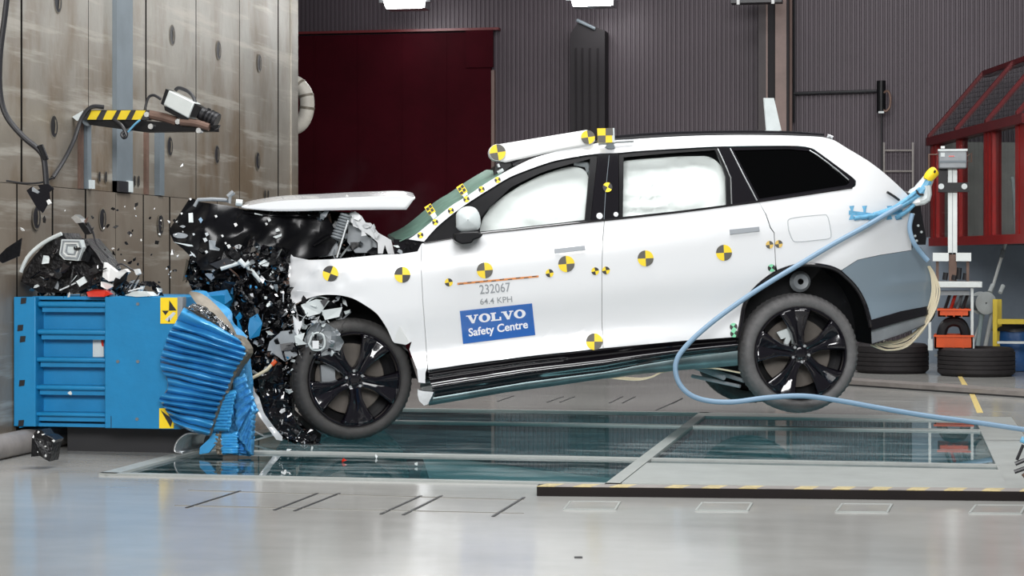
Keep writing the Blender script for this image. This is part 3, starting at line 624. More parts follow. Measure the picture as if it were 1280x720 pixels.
# ---- camera on its bracket at the crash block
def wp(px, py, out): return on_x(px, py, WX+out)
t = thing('camera_bracket', 'steel bracket arm with black and yellow hazard stripes on the steel wall', 'bracket', wp(150, 160, 0))
Yc = wp(135, 150, .25).y
def cp(px, py, Yk): return on_y(px, py, Yk)
m = MB(); P4 = [cp(104, 137.5, Yc), cp(186, 137.5, Yc), cp(186, 150, Yc), cp(104, 150, Yc)]; m.prism(P4, (0, .05, 0)); hb = m.build('hazard_plate', 'cable_black', t)
m = MB()
for x in (109, 128.5, 146, 164.5):
    w_ = 13; m.prism([cp(x+5.5, 138, Yc-.003), cp(x+5.5+w_-1, 138, Yc-.003), cp(x+w_-2, 149.5, Yc-.003), cp(x, 149.5, Yc-.003)], (0, .002, 0))
m.build('hazard_stripe', 'yellow_paint', hb, smooth=False)
m = MB(); m.prism([cp(108, 150, Yc+.02), cp(170, 150, Yc+.02), cp(268, 157, Yc+.02), cp(268, 164, Yc+.02), cp(180, 165, Yc+.02), cp(112, 156, Yc+.02)], (0, .09, 0)); m.build('arm', 'black_plastic', t)
m = MB(); m.tube(spl([cp(186, 143, Yc+.03), cp(205, 147, Yc+.03), cp(221, 152, Yc+.03)], 4), .03, 10); m.build('brace_tube', 'brown_steel', t)
m = MB(); m.tube(spl([cp(226, 152, Yc), cp(245, 154, Yc), cp(262, 159, Yc)], 4), .026, 10); m.build('brace_tube', 'brown_steel', t)
m = MB(); m.tube([wp(110, 150, 0), cp(110, 150, Yc+.05)], .04, 10); m.build('wall_mount', 'steel_grey', t)
for x, y in ((188, 158), (222, 152), (248, 163), (183, 143)):
    m = MB(); q = cp(x, y, Yc-.01); m.tube([q, q+Vector((0, .05, 0))], .018, 8); m.build('bolt', 'silver', t)
m = MB(); m.prism([cp(90, 146, Yc+.01), cp(104, 138, Yc+.01), cp(106, 148, Yc+.01), cp(96, 151, Yc+.01)], (0, .04, 0)); m.build('end_bracket', 'light_plastic', t)
tag(MB().tube(spl([cp(130, 134, Yc-.04), cp(114, 134, Yc-.06), cp(102, 148, Yc-.08), cp(92, 176, Yc-.16), cp(80, 200, Yc-.24), cp(66, 222, Yc-.34)], 6), .014, 8).build('bracket_cable', 'cable_black'), 'dark cable draped over the striped bracket and hanging down the wall', 'cable')
tag(MB().tube(spl([cp(143, 150, Yc-.02), cp(152, 157, Yc-.03), cp(158, 168, Yc-.03), cp(155, 172, Yc-.03), cp(153, 167, Yc-.03), cp(166, 160, Yc-.02)], 6), .012, 8).build('loose_cable', 'cable_black'), 'short black cable looping below the striped bracket', 'cable')
tag(MB().tube(spl([cp(160, 165, Yc-.03), cp(168, 156, Yc-.03), cp(175, 150, Yc-.03)], 4), .007, 6).build('thin_cable', 'tape_blue'), 'thin pale blue wire below the striped bracket', 'cable')
# the camera itself: tilted box
t = thing('high_speed_camera', 'white box camera with black lens pointing down at the crash, on the wall bracket', 'camera', cp(236, 150, Yc))
Yk = Yc-.03; P4 = [cp(209, 112, Yk), cp(243, 128, Yk), cp(235.5, 148, Yk), cp(202, 130, Yk)]
m = MB(); m.prism(P4, (0, .13, 0)); b = m.build('body', 'aluminium', t); bv = b.modifiers.new('bevel', 'BEVEL'); bv.width = .008; bv.segments = 2
m = MB(); m.prism([cp(207, 111, Yk-.005), cp(211, 113, Yk-.005), cp(204, 131.5, Yk-.005), cp(201, 129.5, Yk-.005)], (0, .14, 0)); m.build('rear_plate', 'black_plastic', t)
m = MB(); m.prism([cp(205, 132.5, Yk+.01), cp(236, 148.5, Yk+.01), cp(233.5, 153, Yk+.01), cp(206, 138, Yk+.01)], (0, .11, 0)); m.build('base_plate', 'black_plastic', t)
m = MB(); m.tube(spl([cp(219, 113, Yk+.06), cp(224, 110, Yk+.06), cp(236, 115, Yk+.06), cp(242, 122, Yk+.06), cp(244, 128, Yk+.06)], 5), .012, 8); m.build('carry_handle', 'cable_black', t)
m = MB(); m.prism([cp(243, 129, Yk+.01), cp(251, 134, Yk+.01), cp(246, 146, Yk+.01), cp(237, 146, Yk+.01)], (0, .11, 0)); m.build('front_plate', 'black_plastic', t)
lp = [cp(x, y, Yk+.065) for x, y in ((242, 139), (250, 141), (250.1, 141), (262, 147), (262.1, 147), (271, 151.5))]
m = MB(); m.tube(lp, [.035, .035, .042, .044, .05, .052], 20); m.build('lens', 'cable_black', t)
m = MB(); dv = (lp[-1]-lp[-2]).normalized(); m.tube([lp[-1]-dv*.02, lp[-1]+dv*.003], .046, 20); m.build('front_glass', 'gloss_black', t)
for k in (.35, .6, .8):
    m = MB(); q = lp[2].lerp(lp[5], k); m.tube([q-dv*.006, q+dv*.006], .0535, 20); m.build('focus_ring', 'black_plastic', t)
m = MB(); m.tube(spl([cp(201, 124, Yk+.05), cp(192, 119, Yk+.05), cp(185, 123, Yk+.05), cp(181, 138, Yk+.05)], 5), .009, 8); m.build('signal_cable', 'cable_black', t)
m = MB(); m.prism([cp(262, 157, Yk), cp(274, 156, Yk), cp(272, 160, Yk), cp(268, 162, Yk)], (0, .03, 0)); m.build('tilt_lever', 'black_plastic', t)

# ---- thick cable with its torn black end at the left
Yq = 10.9
hc = thing('hanging_cable', 'thick black cable hanging down at the far left', 'cable', on_y(60, 240, Yq))
m = MB(); m.tube(spl([on_y(x, y, Yq) for x, y in ((12, -30), (6, 20), (0, 70), (0, 115), (8, 145), (28, 170), (48, 187), (55, 200), (58, 232))], 7), .017, 10); m.build('cable_jacket', 'cable_black', hc)
m = MB(); m.tube(spl([on_y(x, y, Yq) for x, y in ((50, 182), (54, 192), (57, 200))], 4), [.02]*9, 10); m.build('cable_clamp', 'black_plastic', hc)
tag(MB().tube(spl([on_y(x, y, Yq+.1) for x, y in ((8, 226), (30, 229), (52, 228), (66, 222))], 5), .006, 6).build('cable_tie', 'cable_black'), 'thin black cord stretched along the joint of the wall plates', 'cord')
# ---- cabling at the right edge
t = thing('floor_connector', 'black and blue cable connectors hanging in at the right edge', 'connector', on_y(1278, 600, 10.6))
Yr = 10.6
for a, b, r, cc in (((1271, 575), (1279, 556), .008, 'cable_black'), ((1269, 580), (1281, 575), .011, 'cable_black'), ((1268, 590), (1282, 585), .011, 'cable_black'), ((1276, 549), (1284, 552), .016, 'tape_blue'), ((1279, 592), (1284, 598), .012, 'brown_steel')):
    m = MB(); m.tube([on_y(*a, Yr), on_y(*b, Yr)], r, 8); m.build('plug', cc, t)

# ================================================================== BARRIER
YBR = 11.4; DEP = 1.0
def by(px, py, dy=0): return on_y(px, py, YBR+dy)
bar_t = thing('crash_barrier', 'blue steel crash barrier box bolted to the steel wall', 'barrier', on_y(120, 535, YBR+.4))
ztp = by(180, 371).z; zbt = by(180, 536).z
xL = max(by(10, 450).x, WX+.034); xF = by(44, 450).x; xP = by(131, 450).x; xR = by(226, 450).x
def bpart(name, x0, x1, z0, z1, y0, y1, mt='barrier_blue', bev=0, par=None):
    m = MB(); m.bbox((x0, YBR+y0, z0), (x1, YBR+y1, z1)); o = m.build(name, mt, par or bar_t)
    if bev: b = o.modifiers.new('bevel', 'BEVEL'); b.width = bev; b.segments = 2
    return o
bpart('wall_flange', xL, xL+.14, zbt+.002, ztp-.004, .0, DEP, bev=.004)
bpart('shade_block', xL+.25, xR-.05, 0, zbt-.002, .22, DEP-.1, 'slot')  # added dark block, stands in for the shadow under the barrier
bpart('side_web', xL+.13, xP+.02, zbt+.02, ztp-.02, .12, DEP)
m = MB(); m.prism([by(24, 372), by(44, 378, .11), by(44, 532, .11), by(24, 535)], (0, .06, 0)); m.build('corner_gusset', 'barrier_blue', bar_t)
for y0, y1 in ((377, 384), (412, 418.5), (447, 453), (482, 488), (516, 521)):
    zA = by(80, y0).z; zB = by(80, y1).z
    x0 = by(45 - (y0-377)*.03, 450).x
    o = bpart('rib', x0, xP, zB, zA, .015, .14, bev=.012)
    bpart('rib_web', x0+.02, xP, zB-.03, zB+.005, .045, .14, par=o)
bpart('rib', xL+.1, xP, zbt, zbt+.02, .05, .9); bpart('rib', xL+.1, xP, ztp-.02, ztp, .05, .9)
fp = bpart('face_plate', xP, xR, zbt, ztp, 0, DEP, bev=.004)
m = MB(); m.prism([by(138.5, 520, -.001), by(139.3, 520, -.001), by(139.3, 535, -.001), by(138.5, 535, -.001)], (0, .002, 0)); m.build('plate_seam', 'cable_black', fp)
for x, y in ((172, 380), (147, 452), (172, 452), (171, 524)):
    m = MB(); q = by(x, y, -.006); m.tube([q, q+Vector((0, .01, 0))], .010, 10); m.build('bolt', 'steel_grey', fp)
for x, y in ((29, 376), (25, 410), (28, 424), (27, 479), (26, 529)):
    m = MB(); q = by(x, y, -.004); m.prism([q+Vector((-.018, 0, -.02)), q+Vector((.016, 0, -.015)), q+Vector((.02, 0, .02)), q+Vector((-.014, 0, .018))], (0, .008, 0)); m.build('bolt_slot', 'cable_black', bar_t)
m = MB(); m.prism([by(116, 422, .11), by(129.5, 422, .11), by(129.5, 446, .11), by(116, 446, .11)], (0, .01, 0)); k = m.build('grey_label', 'light_plastic', bar_t)
m = MB(); m.prism([by(126, 424, .108), by(129.4, 424, .108), by(129.4, 433, .108), by(127.5, 433, .108), by(126.5, 429, .108)], (0, .002, 0)); m.build('red_mark', 'debris_red', k)
def sq_marker(x0, y0, x1, y1, half=False):
    A, B, D_, E = by(x0, y0, -.006), by(x1, y0, -.006), by(x1, y1, -.006), by(x0, y1, -.006)
    m = MB(); m.prism([A, B, D_, E], (0, .006, 0)); k = m.build('square_marker', 'yellow', bar_t)
    c = (A+D_)/2; e = Vector((0, -.0015, 0)); f = lambda u, v: A+(B-A)*u+(E-A)*v+e
    m = MB()
    if not half:
        m.add([f(.5, .5), f(.52, .1), f(.95, .5)], [(0, 1, 2)]); m.add([f(.5, .5), f(.1, .5), f(.3, .68)], [(0, 1, 2)]); m.add([f(.45, .93), f(.52, .75), f(.56, .93)], [(0, 1, 2)])
        m.add([f(.27, .85), f(.75, .55), f(.9, .6), f(.5, .93)], [(0, 1, 2, 3)], 1)
    else: m.add([f(.1, .08), f(.95, .55), f(.8, .95)], [(0, 1, 2)])
    m.build('marker_print', ['marker_black', 'light_plastic'], k, smooth=False)
sq_marker(200.5, 372, 222, 404.5); sq_marker(199, 510.5, 217, 535.5, True)
bpart('edge_plate', by(222.5, 400).x, by(229, 400).x, by(180, 403).z, ztp, -.01, .05, 'grey_plastic')

# crushed honeycomb face: pleats pressed into a fan
LP = spl([Vector((x, y, 0)) for x, y in ((230, 384), (218, 405), (211, 416), (207, 428), (203, 440), (200, 450), (202, 463), (209, 474), (209, 488), (199, 498), (204, 508), (209, 516), (219, 532))], 8)
RP = spl([Vector((x, y, 0)) for x, y in ((298, 423), (307.5, 438), (303, 450), (296, 460), (289, 475), (284, 488), (277, 500), (272, 512), (267, 528), (261, 545))], 8)
def along(P, t): k = t*(len(P)-1); i = min(int(k), len(P)-2); return P[i].lerp(P[i+1], k-i)
comb = thing('honeycomb_block', 'crumpled blue aluminium honeycomb block folded on the front of the barrier', 'barrier', on_y(255, 545, YBR+.3))
NP = 16
def pleat(u, v):
    k = v*NP; fr = k-math.floor(k); a = along(LP, v); b = along(RP, v); p = a.lerp(b, u)
    sag = 5*math.sin(math.pi*u)*(v-.45); wob = 2.2*nz(u*2.2, math.floor(k+.5)*1.7, 3)*math.sin(math.pi*min(1, u*1.4))
    dep = .085*(abs(2*fr-1)**1.6)*(.8+.5*nz(u*2.0, math.floor(k)*.9)) + .012*nz(u*5, v*30)
    return by(p.x, p.y+sag*.3+wob, -.10+dep-.05*math.sin(math.pi*u))
for i in range(NP):       # every fold is a piece of its own
    m = MB(); m.grid(lambda u, v: pleat(u, (i+v*.9999)/NP), 16, 12); m.build('fold', 'comb_blue', comb, 80)
out = [along(LP, t/20) for t in range(21)]+[along(RP, 1-t/20) for t in range(21)]
m = MB(); m.prism([by(p.x, p.y, -.005) for p in out], (0, .14, 0)); m.build('honeycomb_core', 'comb_inside', comb, smooth=False)
# torn raw edge on the right
m = MB(); m.grid(lambda u, v: (lambda p: by(p.x-1.5+4.5*u, p.y+1.2*nz(v*22, u), -.07+.03*u+.02*nz(v*30, 5)))(along(RP, v)), 3, 50); m.build('torn_edge', 'comb_inside', comb)
# curled top sheet, blue outside and bare inside
top = spl([Vector((x, y, 0)) for x, y in ((238, 364), (252, 367), (268, 379), (282, 395), (292, 410), (299, 426))], 6)
low = spl([Vector((x, y, 0)) for x, y in ((236, 366), (246, 380), (256, 388), (270, 398), (284, 410), (297, 424))], 6)
m = MB(); m.grid(lambda u, v: (lambda p: by(p.x, p.y, -.03+.10*u*(1-v*.4)))(along(low, v).lerp(along(top, v), u)), 6, 24); m.build('curled_sheet', 'comb_inside', comb)
top2 = [p+Vector((7+4*math.sin(i*.5), -1.5, 0)) for i, p in enumerate(top)]
m = MB(); m.grid(lambda u, v: (lambda p: by(p.x, p.y, .07+.10*u))(along(top, v).lerp(along(top2, v), u)), 3, 24); m.build('curled_edge', 'comb_blue', comb)
A_ = spl([Vector((x, y, 0)) for x, y in ((234, 386), (250, 391), (266, 402), (280, 413), (291, 421))], 5); B_ = spl([Vector((x, y, 0)) for x, y in ((240, 379), (256, 383), (268, 393), (282, 405), (293, 418))], 5)
m = MB(); m.grid(lambda u, v: (lambda p: by(p.x+2*nz(u*4, v*9), p.y+2.0*nz(v*12, u*4, 2), -.075+.05*nz(u*5, v*16)+.03*u))(along(A_, v).lerp(along(B_, v), u)), 8, 36); m.build('crumpled_foil', 'chrome_foil', comb, 20)
# feet under the fan
pts = spl([by(x, y, .02) for x, y in ((249, 541), (234, 541), (222, 549), (217, 559), (218, 566), (228, 568))], 5)
m = MB(); m.add(sum([[p, p+Vector((0, .5, 0))] for p in pts], []), [(2*i, 2*i+2, 2*i+3, 2*i+1) for i in range(len(pts)-1)]); o = m.build('bent_skirt', 'silver', comb)
s = o.modifiers.new('thick', 'SOLIDIFY'); s.thickness = .012
m = MB(); m.prism([by(*p, .0) for p in ((264, 536), (262, 548), (250, 559), (249, 568), (261, 566), (272, 552), (274, 538))], (0, .02, 0)); m.build('blue_flap', 'comb_blue', comb)
def block(poly, dy, mt, name, nx=14, amp=.008):
    P = [Vector((x, y, 0)) for x, y in poly]     # tl tr br bl
    m = MB(); m.grid(lambda u, v: (lambda p: by(p.x+1.5*nz(v*6, dy), p.y, dy+amp*math.sin(v*nx*6.28)+.01*nz(u*6, v*9)))(P[0].lerp(P[1], u).lerp(P[3].lerp(P[2], u), v)), 8, nx*4); o = m.build(name, mt, comb, 60)
    s = o.modifiers.new('thick', 'SOLIDIFY'); s.thickness = .02
    return o
block(((281, 491), (296, 488), (288, 537), (268, 536)), -.02, 'comb_blue', 'honeycomb_slab', 12, .006)
block(((276, 543), (297, 543), (297, 567), (277, 567)), .0, 'comb_blue', 'honeycomb_slab', 7, .004)
block(((268, 538), (276, 540), (277, 569), (271, 568)), .0, 'comb_inside', 'honeycomb_slab', 5, .003)
block(((290, 476), (306, 470), (322, 515), (296, 543)), .03, 'comb_pale', 'torn_foil', 6, .012)
block(((297, 543), (318, 505), (314, 545), (313, 569)), .02, 'comb_pale', 'torn_foil', 6, .012)
block(((296, 545), (313, 542), (313, 569), (297, 567)), .035, 'comb_pale', 'torn_foil', 6, .01)
m = MB(); m.prism([by(x, y, .12) for x, y in ((290, 440), (306, 445), (310, 480), (310, 520), (300, 560), (272, 560), (262, 540))], (0, .10, 0)); m.build('honeycomb_core', 'comb_pale', comb, smooth=False)

# ================================================================== THE CAR
YAW = R(15.3)
anchor = at_d(1001, 442, 13.1); rl = Matrix.Rotation(YAW, 3, 'Z')@Vector((1.49, -.965, 0))
car = thing('car', 'white crash test SUV, nose crushed against the blue barrier, rear wheels lifted', 'car', Vector((anchor.x-rl.x, anchor.y-rl.y, 0)), YAW)
CM = WM[car]; CI = CM.inverted(); CO = CI@O; CR = CI.to_3x3()
def P(px, py, off=0.0):                  # point of the car seen at a picture column and row, off metres inside its widest plane
    d = CR@ray(px, py); return CM@(CO+d*((-.98+off-CO.y)/d.y))
def local(p): return CI@Vector(p)
def glob(p): return CM@Vector(p)
def mir(p): q = CI@Vector(p); q.y = -q.y; return CM@q
def ip(x, xs, ys): return float(np.interp(x, xs, ys))
def belt(px): return ip(px, [500, 600, 755, 950, 1070, 1180], [305, 292, 275.5, 251, 233, 212])
def sillpy(px): return ip(px, [350, 535, 755, 925, 1180], [490, 463, 436, 420, 395])
def sm(a, b, x): t = max(0, min(1, (x-a)/(b-a))); return t*t*(3-2*t)
def boff(px, py):
    b = belt(px)
    if py < b: h = (b-py)/194; o = .05+.34*h+.22*h*h
    else:
        t = (py-b)/(sillpy(px)-b); o = .05*max(0, 1-t/.28)**2
        o += .035*sm(.50, .80, t)-.022*sm(.82, 1.0, t)
    if px > 1040: o += .40*((px-1040)/132)**2.2
    if px < 470: o += .10*((470-px)/110)**2
    # wheel arch flares
    return o
def S(px, py, o=0.0): return P(px, py, boff(px, py)+o)
def panel(name, poly, mt, parent=None, o=0.0, grid=10, rim=.02, mirror=None, surf=None, ang=35):
    surf = surf or S
    bm = bmesh.new(); vs = [bm.verts.new((p[0], p[1], 0)) for p in poly]; bm.faces.new(vs)
    bm.normal_update(); bmesh.ops.triangulate(bm, faces=bm.faces[:], ngon_method='EAR_CLIP')
    xs = [p[0] for p in poly]; ys = [p[1] for p in poly]
    for ax, lo, hi in ((0, min(xs), max(xs)), (1, min(ys), max(ys))):
        k = math.ceil(lo/grid)*grid
        while k < hi:
            co = (k, 0, 0) if ax == 0 else (0, k, 0); no = (1, 0, 0) if ax == 0 else (0, 1, 0)
            bmesh.ops.bisect_plane(bm, geom=bm.verts[:]+bm.edges[:]+bm.faces[:], plane_co=co, plane_no=no, dist=1e-4); k += grid
    bmesh.ops.remove_doubles(bm, verts=bm.verts, dist=.02)
    bmesh.ops.dissolve_degenerate(bm, edges=bm.edges, dist=.01)
    bm.verts.index_update()
    oo = o if callable(o) else (lambda x, y: o)
    V = [surf(v.co.x, v.co.y, oo(v.co.x, v.co.y)) for v in bm.verts]; Fc = [tuple(v.index for v in f.verts) for f in bm.faces]
    bd = [(e.verts[0].index, e.verts[1].index) for e in bm.edges if e.is_boundary]; bm.free()
    inward = (CM.to_3x3()@Vector((0, 1, 0)))*rim
    m = MB(); n = len(V)
    if rim:
        ids = sorted({i for e in bd for i in e}); mp = {i: n+k for k, i in enumerate(ids)}
        m.add(V+[V[i]+inward for i in ids], Fc+[(a, b, mp[b], mp[a]) for a, b in bd])
    else: m.add(V, Fc)
    if mirror is not None: mirror.add([mir(v) for v in m.v], m.f, mirror_idx[mt])
    return m.build(name, mt, parent or car, ang)
FAR = MB(); far_mats = ['white_paint', 'gloss_black', 'grey_paint', 'glass_dark', 'teal_metal', 'black_plastic']; mirror_idx = {k: i for i, k in enumerate(far_mats)}
def arc(pts, n=5): return [(p.x, p.y) for p in spl([Vector((x, y, 0)) for x, y in pts], n)]

# --- outlines
arch_r = arc([(922, 422), (926, 405), (931, 380), (944, 361), (966, 343), (992, 333), (1017, 331), (1043, 336), (1059, 348), (1071.5, 362), (1081, 380), (1086.5, 399), (1088.5, 409)], 4)
def arch_part(x0, x1): return [p for p in arch_r if x0 <= p[0] <= x1]
strip_low = arc([(530, 302), (546, 284), (569, 265), (592, 249), (616, 234), (636, 222), (655, 214), (680, 205), (700, 199.5), (742, 192.5), (773, 191), (800, 188.5), (850, 185.5), (900, 183), (985, 182), (1012, 184.5), (1024, 191), (1046, 207), (1066, 222), (1070, 228), (1065, 235), (1030, 240), (946, 252.5)], 4)
roof_line = arc([(511, 299), (525, 289), (561.6, 259), (581, 247), (606, 230), (628, 217), (659, 201), (680, 193.5), (710, 185.5), (740, 180), (800, 173.5), (870, 169.8), (940, 168.8), (1000, 170), (1036, 173), (1060, 186), (1085, 201), (1105, 216), (1125, 234), (1137, 246)], 4)
# --- near side panels
body = panel('body_side', roof_line+[(1138, 255), (1137, 268), (1138, 285), (1139.5, 312.5), (1100, 318.6), (1072, 324.6), (1052, 337.5)]+arch_part(971, 1046)[::-1]+[(970, 331), (968.2, 291), (963.5, 284), (958, 268), (949.5, 254)]+strip_low[::-1], 'white_paint', mirror=FAR)
fd = panel('front_door', [(527.2, 304.5), (541, 302.5), (595, 293.2), (640, 288), (700, 281.5), (755.1, 275.8), (753.2, 300), (752.0, 340), (752.0, 400), (753.7, 435.3), (660, 445.2), (577, 456), (535, 462.4), (532.1, 420), (529.1, 380), (527.0, 340)], 'white_paint', mirror=FAR)
rd = panel('rear_door', [(755.8, 275.7), (850, 265.3), (912, 257.2), (948.5, 252.6), (957, 268), (962.6, 285), (967.3, 291.5), (969.2, 331), (968.8, 341)]+arch_part(920, 966)[::-1]+[(922, 421), (860, 425.4), (754.3, 435.2), (752.6, 400), (752.6, 340), (753.8, 300)], 'white_paint', mirror=FAR)
def crumple(x, y): return .05*sm(420, 360, x)*(.5+.5*nz(x*.05, y*.05))+.025*sm(470, 380, x)*nz(x*.06, y*.08, 2)
fender = panel('front_fender', [(364, 318), (367, 321), (386.6, 325), (417.7, 324), (476, 318.4), (499.4, 317.7), (522, 314.4), (526.6, 305), (526.4, 340), (528.5, 380), (531.5, 420), (534, 460), (531.8, 466), (531.5, 479), (523, 478), (521.4, 462), (511.7, 437), (514.6, 427), (507, 431), (493.5, 429), (490.6, 426)]+arc([(484, 411), (472, 393), (456.6, 381.6), (441, 373), (423.6, 369), (404, 368.6), (384.7, 373), (369, 380)], 3)+[(374, 402), (370, 405), (366, 392), (361, 362), (356.5, 346.6), (358, 334), (362, 326)], 'white_paint', o=crumple, grid=7)
m = MB(); m.prism([S(x, y, -.012) for x, y in ((493, 428), (494, 420), (499, 408), (507, 421), (511, 429), (507, 431))], (0, .01, 0)); tag(m.build('bent_corner', 'white_plastic', fender), 'bent up white corner of the wing')
bump_poly = [(1052.5, 338), (1072, 325.2), (1100, 319.2), (1139, 313.2), (1142, 307.5), (1151, 309), (1158, 318), (1163, 327), (1166, 335), (1169, 350), (1171, 366), (1168.5, 381), (1126, 389), (1088, 400)]+arch_part(1054, 1087)[::-1]
def bcrease(x, y): return -.022*math.exp(-((y-355+(x-1120)*.1)/9)**2)*sm(1085, 1130, x)
rb = panel('rear_bumper', bump_poly, 'grey_paint', o=bcrease, grid=7, mirror=FAR)
panel('bumper_trim', [(1088, 400.5), (1126, 389.3), (1169, 381.4), (1170.5, 390), (1126, 402), (1089, 413)], 'gloss_black', o=-.012)
panel('lower_bumper', [(1089, 413), (1126, 402.3), (1170, 391), (1166, 400), (1153, 408), (1130, 417), (1090, 430)], 'grey_plastic', o=.03)
panel('tail_light', [(1139, 254), (1150, 254.5), (1153, 272), (1158, 298), (1157, 306), (1143, 306), (1140, 288), (1138.5, 268)], 'gloss_black', o=.02)
for x, y in ((1142, 268), (1148, 282), (1144, 295), (1152, 290), (1146, 301), (1143, 257)):
    m = MB(); c = S(x, y, .008); m.lathe([(.002, -.003), (.008, 0), (.009, .004)], Matrix.Translation(c)@Matrix.Rotation(YAW, 4, 'Z'), 10); m.build('lamp_dot', 'light_plastic', car)
panel('reflector', [(1154.5, 355.5), (1160, 350.5), (1169, 348.5), (1168, 353)], 'red_lens', o=-.012, rim=.01)
m = MB(); m.tube([S(1109, 240, -.01), S(1117, 245, -.01), S(1124, 250, -.012)], .008, 6); m.build('spoiler_gap', 'cable_black', car)
# --- sill
def ruled(name, top, bot, of, mt, nu=60, nv=14):
    A = [Vector((x, y, 0)) for x, y in top]; B = [Vector((x, y, 0)) for x, y in bot]
    def f(u, v):
        x = lerp(A[0].x, A[-1].x, u); ya = ip(x, [p.x for p in A], [p.y for p in A]); x2 = lerp(B[0].x, B[-1].x, u); yb = ip(x2, [p.x for p in B], [p.y for p in B])
        px, py = lerp(x, x2, v), lerp(ya, yb, v); return P(px, py, of(v)+.03)
    m = MB(); m.grid(f, nu, nv)
    FAR.add([mir(v) for v in m.v], m.f, mirror_idx[mt]); return m.build(name, mt, car, 50)
ruled('sill', [(534.5, 463.5), (577, 457), (660, 446), (754, 436), (860, 426), (923, 421.5)], [(543, 497), (600, 487.5), (660, 477.5), (757, 465), (800, 456.5), (860, 446.5), (922, 438.5)],
      lambda v: -.02+.045*sm(0, .25, v)-.055*sm(.25, .55, v)+.05*sm(.62, 1, v), 'gloss_black')
ruled('sill_trim', [(537.5, 497.5), (543, 496.5), (600, 487), (660, 477), (757, 464.5), (800, 456), (860, 446), (922, 438.5)], [(536, 507), (575, 500.5), (636, 490), (690, 483), (757, 473), (806, 467), (860, 462), (922, 457)],
      lambda v: .02-.02*math.sin(math.pi*v)+.05*v, 'teal_metal')
m = MB()
m.prism([S(x, y, -.03) for x, y in ((522, 487), (529, 489), (542, 490), (540, 495), (535, 505), (530, 507), (524, 501), (522, 494))], (0, .08, 0)); m.build('sill_end_bracket', 'silver', car)
# --- side glazing
ff_out = arc([(530, 302), (546, 284.5), (569, 265.5), (592, 249.5), (616, 234.5), (636, 222.5), (655, 214.5), (680, 205.5), (700, 200), (747, 192.8)], 3)+[(738, 277), (700, 281), (640, 287.5), (595, 292.8), (541, 302)]
def ring(outer, inner):   # polygon with a hole, joined by a slit
    k = min(range(len(inner)), key=lambda i: (inner[i][0]-outer[0][0])**2+(inner[i][1]-outer[0][1])**2)
    inn = inner[k:]+inner[:k]
    def area_(p): return sum(p[i][0]*p[(i+1) % len(p)][1]-p[(i+1) % len(p)][0]*p[i][1] for i in range(len(p)))
    if area_(outer)*area_(inn) > 0: inn = [inn[0]]+inn[1:][::-1]
    return outer+[(outer[0][0]+.02, outer[0][1]+.03)]+[(inn[0][0]+.02, inn[0][1]+.03)]+inn[1:]+[inn[0]]
fg = [(600, 289.5), (600, 273), (612, 259), (626, 246)]+arc([(639, 234), (674, 217), (700, 208.5), (738, 198.5)], 3)+[(731, 274.8), (700, 278.5), (640, 285.2)]
panel('front_window_frame', ring(ff_out, fg), 'black_plastic', o=.012, grid=12, rim=.03, mirror=FAR)
panel('front_window', fg, 'glass_clear', o=.028, grid=16, rim=0)
def puff(x0, x1, y0, y1, dep):
    def f(x, y):
        u = (x-x0)/(x1-x0); v = (y-y0)/(y1-y0); b = max(0, math.sin(math.pi*max(0, min(1, u)))*math.sin(math.pi*max(0, min(1, v))))**.5
        return dep-.055*b-.014*nz(x*.045, y*.05, 1)-.008*nz(x*.11, y*.09, 4)
    return f
panel('curtain_airbag', [(596, 294), (601, 283), (604, 273), (614, 258), (630, 245), (652, 231), (675, 219.5), (700, 211)]+arc([(710, 208.6), (722, 209), (732, 214), (736, 226), (736, 245)], 3)+[(732, 278)], 'airbag', o=puff(590, 745, 205, 296, .15), grid=6, rim=.06, ang=70)
m = MB(); m.tube([S(718, 203, .10), S(733, 206, .1), S(737, 215, .1)], .02, 8); tag(m.build('seat_belt', 'grey_plastic', car), 'grey belt loop behind the front window')
bp_ = panel('b_pillar', [(747.4, 192.8), (773, 191.3), (773.6, 272.4), (755, 275.3), (738.4, 276.8)], 'gloss_black', o=.004, mirror=FAR)
m = MB(); m.tube([S(761.5, 194, .003), S(757, 240, .003), S(755, 275, .003)], .0025, 6); m.build('pillar_seam', 'steel_grey', bp_)
for x, y, r in ((749.5, 270, 4.2), (770, 268, 3.2)):
    m = MB(); c = S(x, y, -.002); m.lathe([(.001, -.004), (r/210, -.002), (r/200, .004)], Matrix.Translation(c)@Matrix.Rotation(YAW, 4, 'Z'), 16); m.build('white_dot', 'label_white', bp_)
rf_out = [(773.6, 191.3), (800, 189), (850, 186), (897, 183.8), (904, 200), (913, 222.5), (915, 256.6), (850, 265), (774.2, 272.3)]
rg = [(779.5, 196.5), (840, 191), (894, 187.5), (901, 203), (907, 221), (908, 256), (850, 263.4), (778.6, 271)]
panel('rear_window_frame', ring(rf_out, rg), 'black_plastic', o=.010, grid=12, rim=.03, mirror=FAR)
panel('rear_window', rg, 'glass_clear', o=.028, grid=16, rim=0)
panel('curtain_airbag', [(776, 204), (782, 201), (800, 199), (850, 195.5)]+arc([(880, 195), (890, 197.5), (900, 206), (906, 218), (909, 235)], 3)+[(910, 260), (850, 267), (776, 274)], 'airbag', o=lambda x, y: puff(770, 915, 192, 276, .15)(x, y)-.02*sm(835, 845, x)*(1 if ((x-870)/38)**2+((y-238)/30)**2 < 1 else .4)-(.010*math.sin(y*.42) if x < 835 else 0), grid=5, rim=.06, ang=70)
panel('c_pillar', [(897.6, 183.6), (912, 184), (946, 252), (915.5, 256.6), (913.5, 222.5), (904.4, 200)], 'gloss_black', o=.006, mirror=FAR)
